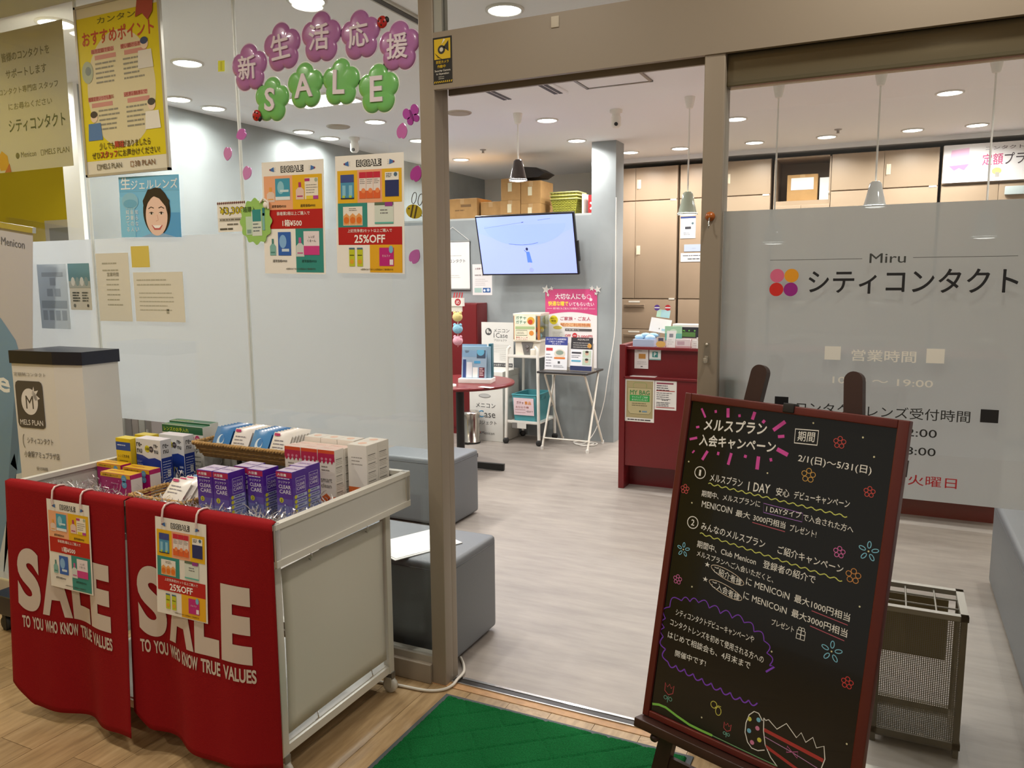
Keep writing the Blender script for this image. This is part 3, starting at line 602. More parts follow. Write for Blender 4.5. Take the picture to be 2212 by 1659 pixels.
# ================================================================ SALE CART
CX0, CX1, CY0, CY1, CZ = -1.225, -.050, -.745, -.062, .82      # top box of the cart
m_frame = mat('#d9d6cc', .35, .15, name='cart_white'); m_panel = mat('#cfcdc6', .4); m_corner = mat('#c9c9c4', .25, .7); m_sheet = mat('#d3cfc2', .6)
cart = thing('sale_cart', 'white wheeled sale cart with a shallow tray, in front of the window', 'cart', ((CX0+CX1)/2, (CY0+CY1)/2, 0))
ox, oy = (CX0+CX1)/2, (CY0+CY1)/2; hw, hd = (CX1-CX0)/2, (CY1-CY0)/2
def tray_side(a, c, n='tray_side'): MB().box(a, c, m_panel).build(n, cart)
zt, zb = CZ, .700
for sx in (-1, 1): tray_side((sx*hw-.008 if sx > 0 else -hw, -hd+.02, zb+.012), (hw if sx > 0 else -hw+.008, hd-.02, zt-.012))
for sy in (-1, 1): tray_side((-hw+.02, sy*hd-.008 if sy > 0 else -hd, zb+.012), (hw-.02, hd if sy > 0 else -hd+.008, zt-.012))
b = MB()
for z0, z1 in ((zb-.004, zb+.016), (zt-.014, zt+.002)):
    for sx in (-1, 1): b.box((sx*(hw-.006)-.012, -hd, z0), (sx*(hw-.006)+.012, hd, z1), m_frame)
    for sy in (-1, 1): b.box((-hw, sy*(hd-.006)-.012, z0), (hw, sy*(hd-.006)+.012, z1), m_frame)
b.build('tray_rim', cart)
for sx in (-1, 1):
    for sy in (-1, 1):
        MB().box((hw-.022 if sx > 0 else -hw-.004, hd-.022 if sy > 0 else -hd-.004, zb-.006), (hw+.004 if sx > 0 else -hw+.022, hd+.004 if sy > 0 else -hd+.022, zt+.004), m_corner, .005).build('tray_corner', cart)
MB().box((-hw+.01, -hd+.01, zb+.002), (hw-.01, hd-.01, zb+.008), mat('#bdbab2', .6)).build('tray_floor', cart)
lx, ly = hw-.065, hd-.062
m_wheel = mat('#c9c5bb', .35); m_rub = mat('#2b2a29', .6)
for sx in (-1, 1):
    for sy in (-1, 1):
        MB().box((sx*lx-.014, sy*ly-.014, .075), (sx*lx+.014, sy*ly+.014, zb), m_frame, .003).build('leg', cart)
        c_ = bpy.data.objects.new('caster', None); COL.objects.link(c_); c_.parent = cart; c_.location = (sx*lx, sy*ly, 0)
        MB().box((-.018, -.012, .055), (.018, .012, .078), mat('#8a8a86', .3, .8)).box((-.016, -.014, .022), (.016, -.010, .06), mat('#c7c3b4', .35, .4)).box((-.016, .010, .022), (.016, .014, .06), mat('#c7c3b4', .35, .4)).build('fork', c_)
        MB().lathe([(.010, -.009), (.027, -.009), (.028, 0), (.027, .009), (.010, .009)], m_wheel, n=20).build('wheel', c_, loc=(.004, 0, .028), rot=(R(90), 0, 0))
b = MB()
for sy in (-1, 1):
    MB().box((-lx, sy*ly-.011, .078), (lx, sy*ly+.011, .105), m_frame).build('frame_rail', cart); MB().box((-lx, sy*ly-.010, zb-.03), (lx, sy*ly+.010, zb-.004), m_frame).build('frame_rail', cart)
for sx in (-1, 1):
    MB().box((sx*lx-.011, -ly, .078), (sx*lx+.011, ly, .105), m_frame).build('frame_rail', cart); MB().box((sx*lx-.008, -ly, zb-.022), (sx*lx+.008, ly, zb-.004), m_frame).build('frame_rail', cart)
MB().box((-lx, -ly, .10), (lx, ly, .108), m_panel).build('lower_shelf', cart)
# hung side sheets: slack panels on hooks
for sx in (-1, 1):
    b = MB(); n, k = 14, 12; vs = []
    y0, y1, z0, z1 = -ly+.022, ly-.022, .135, zb-.045
    for i in range(n+1):
        for j in range(k+1):
            u, v = i/n, j/k
            vs.append((sx*(lx+.006+.010*math.sin(math.pi*u)*math.sin(math.pi*v)), y0+(y1-y0)*u + .006*math.sin(3*v)*(2*u-1)*(-1), z0+(z1-z0)*v + .004*math.sin(math.pi*u)))
    fs = [(i*(k+1)+j, (i+1)*(k+1)+j, (i+1)*(k+1)+j+1, i*(k+1)+j+1) for i in range(n) for j in range(k)]
    b.add(vs, fs if sx > 0 else [tuple(reversed(f)) for f in fs], m_sheet, True)
    sh = b.build('side_sheet', cart)
    so = sh.modifiers.new('t', 'SOLIDIFY'); so.thickness = .002
    for yy in (-ly+.14, ly-.13):
        for zz, d in ((zb-.035, -1), (.128, 1)):
            MB().tube([(sx*(lx+.010), yy, zz+.012*d*-1), (sx*(lx+.022), yy, zz), (sx*(lx+.018), yy, zz+.020*d), (sx*(lx+.010), yy, zz+.016*d)], .0022, m_chrome, 6).build('hook', sh)

# red cloths hung over the front rail
m_cloth = mat('#8d1218', .85, noise=.06, scale=400, bump=.15, spec=.15, name='red_canvas'); m_letter = mat('#cdbfb2', .8, spec=.15)
def cloth_fn(x0, x1, ph, amp, flare):
    def f(x, z):
        k = max(0.0, (CZ-z)/CZ); u = (x-x0)/(x1-x0)
        return CY0 - .012 - flare*k - amp*k*math.sin(2*math.pi*(u*1.15+ph)) - amp*.35*k*math.sin(2*math.pi*(u*2.7+ph*2))
    return f
def sale_cloth(x0, x1, zbot, ph, amp, flare, sx0, sx1, sz0, sz1, tx0, tx1, tz, label):
    f = cloth_fn(x0, x1, ph, amp, flare)
    t = thing('sale_cloth', label, 'cloth', ((x0+x1)/2, CY0, CZ), group='red sale cloths on the cart')
    cx, cz = (x0+x1)/2, CZ
    def P3(x, z, off=0.0): return (x-cx, f(x, z)-CY0-off, z-cz)
    b = MB(); n, k = 44, 40; vs = []
    for i in range(n+1):
        u = i/n; x = x0+(x1-x0)*u
        # over the rail and down inside
        xi = min(max(x, CX0+.032), CX1-.032)-cx; vs.append((xi, .027, -.03)); vs.append((xi, .024, .008)); vs.append((x-cx, .006, .0105))
        for j in range(k+1):
            v = j/k; zz = CZ + .004 - (CZ-zbot(u))*v; xx = x + .012*v*math.sin(6*u+ph*9)
            vs.append(P3(xx, min(zz, CZ)) if j else (x-cx, -.012, .006))
    m_ = k+4
    fs = [(i*m_+j+1, (i+1)*m_+j+1, (i+1)*m_+j, i*m_+j) for i in range(n) for j in range(m_-1)]
    b.add(vs, [tuple(reversed(q)) for q in fs], m_cloth, True); o = b.build('canvas', t)
    so = o.modifiers.new('t', 'SOLIDIFY'); so.thickness = .0016; so.offset = 1
    def lay(s_, bold, xa, xb, za, zb_, bend=0.0):
        vs2, fs2, _ = glyphs(s_, bold, 8); bm = bmesh.new(); vv = [bm.verts.new((xa+u*(xb-xa), 0, za+v*(zb_-za))) for u, v, _ in vs2]
        for q in fs2:
            try: bm.faces.new([vv[i] for i in q])
            except ValueError: pass
        for q in range(1, int((xb-xa)/.016)+1):
            bmesh.ops.bisect_plane(bm, geom=bm.verts[:]+bm.edges[:]+bm.faces[:], plane_co=(xa+q*.016, 0, 0), plane_no=(1, 0, 0))
        for q in range(1, int((zb_-za)/.03)+1):
            bmesh.ops.bisect_plane(bm, geom=bm.verts[:]+bm.edges[:]+bm.faces[:], plane_co=(0, 0, za+q*.03), plane_no=(0, 0, 1))
        for v in bm.verts: v.co = P3(v.co.x, v.co.z, .0022)
        return MB().bm(bm, m_letter).build('lettering', t)
    L = (sx1-sx0)
    for i, ch in enumerate('SALE'):
        lay(ch, .05, sx0+L*(.0, .25, .53, .755)[i], sx0+L*(.235, .52, .735, .985)[i], sz0, sz1)
    wd = 'TO YOU WHO KNOW TRUE VALUES'.split(); tot = sum(len(q) for q in wd)+1.0*(len(wd)-1)*.5; x = tx0
    for q in wd:
        wq = (tx1-tx0)*len(q)/tot; lay(q, .03, x, x+wq*.97, tz, tz+.042); x += wq + (tx1-tx0)*.5/tot
    return f
f_l = sale_cloth(-1.235, -.645, lambda u: .055+.06*max(0, .15-u)/.15-.018*math.sin(3.1*u), .12, .026, .022, -1.18, -.715, .385, .605, -1.165, -.715, .325, 'red canvas cloth printed SALE, under the 1箱¥500 flyer')
f_r = sale_cloth(-.636, -.046, lambda u: .082+.05*max(0, .1-u)/.1-.012*math.sin(3.1*u), .55, .026, .022, -.603, -.125, .400, .630, -.603, -.118, .345, 'red canvas cloth printed SALE, under the 25%OFF flyer')
# flyers clipped on the cart front with rings
def cart_flyer(x, z, art, f, label):
    """sheet lying against the cloth, held by two clear hangers hooked over the rim"""
    xs = [x+.21*i/10 for i in range(11)]; yb = min(f(q, z) for q in xs)-.0055; yt = min(f(q, z+.295) for q in xs)-.0055
    yb = min([yb] + [yt+(min(f(q, z+.295*(1-v)) for q in xs)-.0055-yt)/v for v in (.4, .6, .8)])
    tl_ = math.asin((yt-yb)/.297); t = thing('cart_flyer', label, 'flyer', (x, yb, z), (-tl_, 0, 0))
    P = Print(.21, .297, '#eae6dc'); art(P, .21, .297); P.build('sheet', t)
    zt_ = z+.297*math.cos(tl_); iv = Matrix.Rotation(tl_, 3, 'X')
    for u in (.035, .175):
        q = [(yt-.0045, zt_-.014), (yt-.005, zt_), (CY0-.0185, CZ+.002), (CY0-.010, CZ+.0125), (CY0+.006, CZ+.0145), (CY0+.022, CZ+.0125), (CY0+.0305, CZ+.004), (CY0+.0325, CZ-.022)]
        MB().tube([Vector((u, 0, 0)) + iv @ Vector((0, y_-yb, z_-z)) for y_, z_ in q], .0032, mat('#d8c3bc', .2, spec=.6), 8).build('hanger', t)
cart_flyer(-1.010, .495, bigsale_a, f_l, 'small BIGSALE flyer reading 1箱¥500, ringed to the red cloth')
cart_flyer(-.500, .500, bigsale_b, f_r, 'small BIGSALE flyer reading 25%OFF, ringed to the red cloth')
# ---------------------------------------------------------------- goods in the tray
ZB = .7095; OCC = [(-.895, -.610, -.562, -.385)]      # ground taken by goods in the tray
def carton(name, label, group, x0, x1, y0, y1, h, body, art=None, side=None, top=None, z=None, rot=0.0, cat='box'):
    """printed carton: body, printed front, side (facing +x) and lid"""
    z = ZB if z is None else z; w, d = x1-x0, y1-y0; OCC.append((x0-.001, x1+.001, y0-.001, y1+.001))
    t = thing(name, label, cat, ((x0+x1)/2, (y0+y1)/2, z), (0, 0, rot), group)
    MB().box((-w/2, -d/2, 0), (w/2, d/2, h), mat(body, .35, coat=.1), .0012).build('carton', t)
    if art: P = Print(rough=.32); art(P, w, h); P.build('front_print', t, loc=(-w/2, -d/2, 0))
    if side: P = Print(rough=.32); side(P, d, h); P.build('side_print', t, loc=(w/2, -d/2, 0), rot=(0, 0, R(90)))
    if top: P = Print(rough=.32); top(P, w, d); P.build('lid_print', t, loc=(-w/2, -d/2, h), rot=(R(-90), 0, 0))
    return t
# purple lens-care cartons
def cc_front(P, w, h):
    for i, c in enumerate(('#8d9cc8', '#8590c4', '#7a7cbc', '#6b5aae', '#5f3c9c', '#552a92', '#4f2490')): P.rect(.001, h*(.02+.125*i), w-.001, h*(.02+.125*(i+1)), c)
    P.rect(.001, h*.895, w-.001, h*.99, '#b62e55'); P.layer(); P.text('大容量', w*.1, h*.915, w*.66, h*.965, '#f4e6e6', .03); P.fine(w*.1, w*.9, h*.87, 1, .01, .003, '#e4dcea', 3)
    P.text('クリアケア', w*.14, h*.79, w*.86, h*.835, '#ece6f2', .015); P.text('CLEAR', w*.16, h*.70, w*.9, h*.765, '#ece6f2', .015); P.text('CARE', w*.2, h*.61, w*.9, h*.68, '#ece6f2', .015)
    P.circle(w*.3, h*.49, w*.13, '#d3cf3a'); P.layer(); P.text('2', w*.25, h*.465, w*.35, h*.515, '#4a4a30', .01)
    P.ring(w*.6, h*.27, w*.22, .0012, '#4d5c90', 20, h*.16); P.ring(w*.38, h*.25, w*.12, .0012, '#5f6ea0', 16, h*.11)
    for k in range(4): P.circle(w*.52, h*(.2+.07*k), w*.045, '#c9d4ee', dk=1)
def cc_side(P, w, h):
    for i, c in enumerate(('#93a4d0', '#8b98cc', '#8086c4', '#6f62b6', '#5f3fa4', '#54299a', '#4e2296')): P.rect(.001, h*(.01+.1415*i), w-.001, h*(.01+.1415*(i+1)), c)
    P.layer(); P.frame(w*.22, h*.62, w*.82, h*.88, .0016, '#d8cfe8'); P.text('クリアケア', w*.26, h*.80, w*.78, h*.845, '#e6e0ee', .01); P.text('CLEAR', w*.27, h*.73, w*.78, h*.785, '#e6e0ee', .012); P.text('CARE', w*.27, h*.66, w*.78, h*.715, '#e6e0ee', .012)
    for k in range(4): P.rect(w*.2, h*(.53-.085*k), w*.9, h*(.585-.085*k), '#b9c2e2'); P.circle(w*.18, h*(.555-.085*k), w*.085, '#d6cf3a', dk=1); P.fine(w*.32, w*.86, h*(.552-.085*k), 1, .01, .0035, '#5a5f8a', k, dk=1)
    P.rect(w*.12, h*.05, w*.92, h*.14, '#2c3a78'); P.fine(w*.18, w*.86, h*.10, 2, .007, .003, '#aab4d8', 7, dk=1)
cc_top = lambda P, w, d: (P.rect(.002, .002, w-.002, d-.002, '#c9bcd6'), P.layer(), P.text('CLEAR CARE', w*.12, d*.4, w*.88, d*.6, '#8f6fb4', .01))
CC = ((-.528, -.572, 'purple lens care carton at the end of the front pair by the low basket'), (-.459, -.572, 'purple lens care carton, second of the front pair by the low basket'),
      (-.452, -.486, 'purple lens care carton tucked behind the front pair'), (-.383, -.500, 'purple lens care carton in the middle of the purple row'),
      (-.290, -.405, 'purple lens care carton half hidden behind the last of the purple row'), (-.2785, -.482, 'purple lens care carton at the tray edge, last of the purple row'))
for i, (x, y, lb) in enumerate(CC): carton('lens_care_carton', lb, 'purple lens care cartons', x, x+.067, y, y+.073, .186, '#5b35a0', cc_front, cc_side, cc_top)
# white and orange contact-lens cleaner cartons
def sc_front(P, w, h):
    P.rect(.001, .001, w-.001, h-.001, '#eae3da'); P.layer(); P.rect(.001, h*.90, w-.001, h-.001, '#d9552c')
    P.poly([(.001, h*.94)] + [(w*(i/12), h*(.80+.035*math.cos(i*2.2))) for i in range(0, 13)] + [(w-.001, h*.94)], '#b92b50', 1)
    P.layer(2); [P.circle(w*(.25+.25*k), h*.85, w*.07, '#d8899f') for k in range(3)]; P.fine(w*.2, w*.7, h*.72, 2, .012, .003, '#8f887e', 2)
    P.text('smart', w*.14, h*.475, w*.8, h*.54, '#6e6a62', .0); P.text('clean', w*.14, h*.385, w*.76, h*.45, '#6e6a62', .0)
    P.poly([(.001, .002), (w-.001, .002), (w-.001, h*.25), (w*.7, h*.22), (w*.45, h*.29), (w*.2, h*.23), (.001, h*.26)], '#d9662a'); P.rect(w*.5, .004, w*.75, h*.14, '#e9b79a', 1); P.rect(w*.54, h*.14, w*.71, h*.21, '#8c2f22', 1)
def sc_side(P, w, h):
    P.rect(.001, .001, w-.001, h-.001, '#e9e4dc'); P.layer()
    for k in range(6): P.rect(w*.1, h*(.84-.135*k), w*.75, h*(.855-.135*k), '#8f8b84'); P.fine(w*.1, w*.9, h*(.815-.135*k), 3, .006, .0018, '#b8b3aa', k)
    P.frame(w*.62, h*.2, w*.9, h*.28, .0012, '#7d7a74')
sc_top = lambda P, w, d: (P.rect(.001, .001, w-.001, d-.001, '#e9cfc6'), P.layer(), P.fine(w*.1, w*.9, d*.45, 1, .01, .004, '#d9a294', 2))
for r_ in range(2):
    for c in range(3):
        carton('lens_cleaner_carton', ('front' if r_ == 0 else 'rear') + ' row lens cleaner carton with a red scalloped head, ' + ('next to the packet basket', 'in the middle of its row', 'at the tray edge')[c],
               'white and orange lens cleaner cartons', -.425+.0735*c, -.353+.0735*c, -.275+.051*r_, -.2255+.051*r_, .215-.004*r_, '#eae3da', sc_front, sc_side, sc_top)
def wb_front(P, w, h): P.rect(.001, .001, w-.001, h-.001, '#ece7e0'); P.layer(); P.rect(.001, .001, w-.001, h*.35, '#d56a2e'); P.fine(w*.2, w*.8, h*.8, 3, .012, .003, '#a09a92', 4)
wb_top = lambda P, w, d: (P.rect(.001, .001, w-.001, d-.001, '#efeae2'), P.layer(), P.circle(w*.5, d*.5, w*.2, '#f0c6b0'))
for k in range(2): carton('cleaner_carton_plain', ('plain white lens cleaner carton at the tray edge, touching the red-headed row', 'plain white lens cleaner carton in the rear corner of the tray')[k], 'plain white cleaner cartons', -.195, -.115, -.218+.066*k, -.153+.066*k, .228, '#ece7e0', wb_front, sc_side, wb_top)
for k in range(3): carton('cleaner_carton_plain', 'plain white lens cleaner carton behind the red-headed rows, ' + ('beside the packet basket', 'in the middle', 'beside the corner pair')[k], 'plain white cleaner cartons', -.425+.0735*k, -.353+.0735*k, -.168, -.105, .228, '#ece7e0', wb_front, sc_side, wb_top)
# blue and white solution cartons
def rn_front(P, w, h):
    P.rect(.001, .001, w-.001, h-.001, '#dfe0e2'); P.layer(); P.poly([(.001, .001), (w-.001, .001), (w-.001, h*.62), (w*.75, h*.66), (w*.5, h*.63), (w*.25, h*.69), (.001, h*.70)], '#1d3c98'); P.rect(.001, .001, w-.001, h*.3, '#1a2f7e', 1)
    P.layer(2); P.text('re-', w*.04, h*.85, w*.26, h*.93, '#26282e', .012); P.text('nu', w*.05, h*.73, w*.25, h*.81, '#26282e', .012); P.text('re-', w*.74, h*.85, w*.9, h*.92, '#26282e', .012); P.text('nu', w*.75, h*.745, w*.9, h*.81, '#26282e', .012)
    P.circle(w*.47, h*.82, w*.1, '#d8cf2c'); P.circle(w*.63, h*.82, w*.085, '#3d3440', dk=1); P.layer(2); P.text('消毒', w*.4, h*.79, w*.54, h*.85, '#4a4620', .01); P.text('すすぎ', w*.57, h*.8, w*.69, h*.84, '#e4dfe4', .01)
    P.text('レニュー', w*.05, h*.55, w*.24, h*.59, '#dbe2f0', .01); P.text('フレッシュ', w*.05, h*.49, w*.26, h*.53, '#dbe2f0', .01); P.text('fresh', w*.05, h*.43, w*.16, h*.47, '#dbe2f0', .01)
    P.rect(w*.3, h*.2, w*.48, h*.27, '#d8cf2c'); bottle(P, w*.58, h*.12, w*.09, h*.27, '#8fa6d6', '#d8cf2c'); bottle(P, w*.69, h*.12, w*.09, h*.27, '#8fa6d6', '#d8cf2c'); P.rect(w*.78, h*.3, w*.95, h*.34, '#b9c6e6'); P.rect(w*.8, h*.38, w*.95, h*.42, '#b9c6e6')
def rn_side(P, w, h):
    P.rect(.001, .001, w-.001, h*.66, '#1d3690'); P.rect(.001, h*.66, w-.001, h-.001, '#d9dade'); P.layer(); P.text('re-', w*.2, h*.84, w*.7, h*.92, '#26282e', .012); P.text('nu', w*.22, h*.74, w*.68, h*.81, '#26282e', .012)
    P.fine(w*.12, w*.9, h*.58, 9, .010, .0025, '#c3cdea', 3); P.rect(w*.5, h*.3, w*.8, h*.42, '#d3d6e0'); P.rect(w*.3, h*.03, w*.9, h*.14, '#dfe2ea')
rn_top = lambda P, w, d: P.rect(.001, .001, w-.001, d-.001, '#e7dfe6')
carton('solution_carton', 'front blue and white re-nu solution twin carton', 'blue and white solution cartons', -1.085, -.953, -.352, -.302, .202, '#dcdde0', rn_front, rn_side, rn_top)
carton('solution_carton', 'rear blue and white re-nu solution twin carton', 'blue and white solution cartons', -1.066, -.934, -.262, -.212, .203, '#dcdde0', rn_front, rn_side, rn_top)
def yl_front(P, w, h):
    P.rect(.001, .001, w-.001, h-.001, '#d9bd22'); P.layer(); P.rect(.001, h*.77, w-.001, h*.93, '#1f4596'); P.fine(w*.12, w*.88, h*.86, 1, .01, .004, '#c6d0e4', 2, dk=1); P.text('レンズ洗浄液', w*.12, h*.63, w*.88, h*.69, '#4a4220', .006); P.fine(w*.2, w*.8, h*.56, 2, .012, .003, '#7a6a20', 4)
    P.text('SimpleOne', w*.1, h*.37, w*.92, h*.46, '#4f4418', .004); P.poly([(w*.12, h*.2), (w*.9, h*.2), (w*.75, h*.3), (w*.5, h*.33), (w*.28, h*.3)], '#3b4a6c'); P.rect(w*.14, h*.04, w*.5, h*.16, '#c9aa14')
for k in range(2): carton('yellow_solution_carton', ('front', 'rear')[k] + ' yellow solution carton with a blue head beside the re-nu cartons', 'yellow solution cartons', -1.170+.012*k, -1.089+.012*k, -.372+.075*k, -.327+.075*k, .200, '#d4b81e', yl_front, None, lambda P, w, d: P.rect(.001, .001, w-.001, d-.001, '#d8c23a'))
def gw_front(P, w, h):
    P.rect(.001, .001, w-.001, h-.001, '#dcdcd6'); P.layer(); P.rect(.001, h*.86, w-.001, h-.001, '#24603f'); P.layer(); P.text('レンズのお手入れ', w*.05, h*.885, w*.66, h*.96, '#cfd844', .012)
    for k in range(3): P.circle(w*(.60+.13*k), h*.79, w*.055, '#bd2a66'); P.text('快適', w*(.57+.13*k), h*.775, w*(.63+.13*k), h*.81, '#f0d6e0', .008, dk=1)
    P.text('aosept', w*.52, h*.52, w*.92, h*.62, '#5a5a58', .004); P.fine(w*.5, w*.95, h*.45, 5, .018, .004, '#8a8a88', 3); P.rect(w*.5, h*.03, w*.95, h*.2, '#3f8a7c')
gw_top = lambda P, w, d: (P.rect(.001, .001, w-.001, d-.001, '#2f6a4a'), P.layer(), P.text('レンズのお手入れ', w*.05, d*.1, w*.55, d*.5, '#cfd844', .01))
for k in range(2): carton('green_top_carton', ('front', 'rear')[k] + ' tall white care kit carton with a dark green lid', 'green lidded care kit cartons', -1.150-.01*k, -.925-.01*k, -.174+.046*k, -.131+.046*k, .222+.006*k, '#d9dad4', gw_front, None, gw_top)
def pk_front(P, w, h):
    P.rect(.001, .001, w-.001, h-.001, '#a01264'); P.layer(); P.rect(.001, h*.87, w-.001, h-.001, '#e0ad22'); P.layer(); P.text('お得な3本パック', w*.08, h*.895, w*.6, h*.96, '#6a3a20', .01)
    P.circle(w*.79, h*.87, w*.085, '#5f9fc4'); P.circle(w*.79, h*.68, w*.085, '#5f9fc4'); P.layer(); P.text('うる', w*.75, h*.85, w*.83, h*.9, '#e4eef2', .01); P.text('おい', w*.75, h*.66, w*.83, h*.71, '#e4eef2', .01)
    P.text('Menicon', w*.36, h*.66, w*.6, h*.71, '#e6c6da', .002); P.text('O2Care', w*.4, h*.40, w*.6, h*.45, '#e6c6da', .004); P.text('ミルファ', w*.28, h*.22, w*.72, h*.33, '#f3e0ea', .012)
    for x, z in ((.2, .72), (.14, .56), (.86, .4), (.12, .3), (.62, .78)): P.circle(w*x, h*z, w*.014, '#e6b8d2', 8)
pk_side = lambda P, w, h: (P.rect(.001, .001, w-.001, h*.86, '#e4dfe0'), P.rect(.001, h*.86, w-.001, h-.001, '#b9286f'))
pk_top = lambda P, w, d: (P.rect(.001, .001, w-.001, d-.001, '#d9a928'), P.layer(), P.fine(w*.1, w*.8, d*.5, 1, .01, .005, '#a8501c', 2))
carton('magenta_carton', 'magenta ミルファ carton with a yellow lid, foremost of the three', 'magenta lens care cartons', -1.068, -.912, -.520, -.472, .112, '#a01264', pk_front, pk_side, pk_top)
carton('magenta_carton', 'magenta ミルファ carton just behind the foremost one', 'magenta lens care cartons', -1.040, -.900, -.450, -.402, .116, '#a01264', pk_front, pk_side, pk_top)
carton('magenta_carton', 'magenta ミルファ carton next to the cart corner, in front of the yellow cartons', 'magenta lens care cartons', -1.205, -1.073, -.432, -.388, .114, '#b0203c', pk_front, pk_side, pk_top)

# wicker baskets: woven rows around a tapered tray
m_wick = mat('#b08a52', .6, noise=.25, scale=60, bump=.3); m_wick2 = mat('#8d6a3a', .65, noise=.2, scale=50)
def wicker(name, label, x0, x1, y0, y1, z0, h, flare=.025):
    cx, cy = (x0+x1)/2, (y0+y1)/2; t = thing(name, label, 'basket', (cx, cy, z0), group=None)
    w, d = (x1-x0)/2, (y1-y0)/2
    MB().box((-w+flare, -d+flare, 0), (w-flare, d-flare, .006), m_wick2).build('bottom', t)
    b = MB(); rows = int(h/.0075)
    for r_ in range(rows):
        k = (r_+.5)/rows; wx, dy, z = w-flare*(1-k), d-flare*(1-k), .004+h*k; pts = []
        per = [(-wx, -dy), (wx, -dy), (wx, dy), (-wx, dy)]; cnt = 0
        for e in range(4):
            a, c = per[e], per[(e+1) % 4]; n = max(6, int(math.hypot(c[0]-a[0], c[1]-a[1])/.012))
            for i in range(n):
                u = i/n; nx, ny = ((0, -1), (1, 0), (0, 1), (-1, 0))[e]; o_ = .0022*(1 if (cnt+r_) % 2 else -1); cnt += 1
                pts.append((a[0]+(c[0]-a[0])*u+nx*o_, a[1]+(c[1]-a[1])*u+ny*o_, z))
        b.tube(pts, .0039, m_wick if r_ % 2 else m_wick2, 5, True)
    b.build('weave', t)
    b = MB()
    for ph in (0, math.pi):
        pts = []; per = [(-w, -d), (w, -d), (w, d), (-w, d)]; s_ = 0
        for e in range(4):
            a, c = per[e], per[(e+1) % 4]; L_ = math.hypot(c[0]-a[0], c[1]-a[1]); n = int(L_/.005)
            for i in range(n): u = i/n; q = s_+L_*u; pts.append((a[0]+(c[0]-a[0])*u, a[1]+(c[1]-a[1])*u+.0035*math.sin(q*230+ph), h+.006+.0035*math.cos(q*230+ph)))
            s_ += L_
        b.tube(pts, .0055, m_wick, 5, True)
    b.build('twisted_rim', t)
    return t
bk = wicker('wicker_basket', 'long wicker basket of lens packets raised on a black post', -.885, -.435, -.262, -.090, .838, .05)
MB().box((-.006, -.006, -.1285), (.006, .006, .002), m_black).box((-.06, -.05, -.1285), (.06, .05, -.124), m_black).build('post', bk, loc=(-.05, -.03, 0))
wicker('wicker_basket', 'small low wicker basket holding a few packets in the tinsel', -.884, -.620, -.552, -.392, .722, .035)
def packet(x, y, z, w, h, lean, kind, label, group, rot=0):
    P = Print(); b = P.b; n = 7; vs = []; body = ('#3f7fbe', '#e6e2e0', '#4a8cc8', '#e9e6e2')[kind]
    for i in range(n+1):
        u = i/n
        for j in range(n+1):
            v = j/n; p = .0062*math.sin(math.pi*u)**.6*math.sin(math.pi*v)**.6; vs.append((w*u, -p, h*v))
    m = len(vs); vs += [(x_, -y_, z_) for x_, y_, z_ in vs]
    fs = [(i*(n+1)+j, (i+1)*(n+1)+j, (i+1)*(n+1)+j+1, i*(n+1)+j+1) for i in range(n) for j in range(n)]
    b.add(vs, fs + [tuple(m+q for q in reversed(f)) for f in fs], mat(body, .25, coat=.4), True)
    P.k = 18.5
    if kind in (0, 2): P.circle(w*.5, h*.5, w*.2, '#d5e6f2', rz=h*.22); P.circle(w*.55, h*.56, w*.13, '#3f7fbe', dk=1, rz=h*.15); P.rect(w*.25, h*.22, w*.75, h*.29, '#dbe8f2')
    else: P.rect(w*.1, h*.86, w*.4, h*.95, '#b82b66'); P.fine(w*.18, w*.82, h*.68, 3, h*.12, h*.04, '#8c8890', 3+kind); (P.rect(w*.2, h*.2, w*.8, h*.34, '#e6a8b4') if kind == 1 else P.rect(w*.2, h*.2, w*.6, h*.3, '#d8d0c8'))
    o = P.build('lens_packet', loc=(x, y, z), rot=(R(-lean), 0, rot)); return tag(o, label, 'packet', group)
cols = [(-.848, 0), (-.753, 1), (-.658, 2), (-.563, 3)]
for ci, (x, kd) in enumerate(cols):
    for k in range(7):
        kind = kd if k < 3 or kd in (0, 3) else (3 if kd == 1 else 0)
        word = ('blue', 'white', 'sky blue', 'white and magenta')[kind]
        packet(x+.001*k, -.223+.0155*k, .8465, .089, .110, 28, kind, '%s lens packet standing in the raised wicker basket' % word, 'packets in the raised basket (%s)' % word, R(-2))
for k in range(4):
    packet(-.795+.012*k, -.510+.021*k, .731, .105, .105, 42, (3, 1, 3, 0)[k], '%s lens packet leaning in the low wicker basket' % ('white', 'pink and white', 'white', 'blue')[k], 'packets in the low basket', R(-5+2*k))

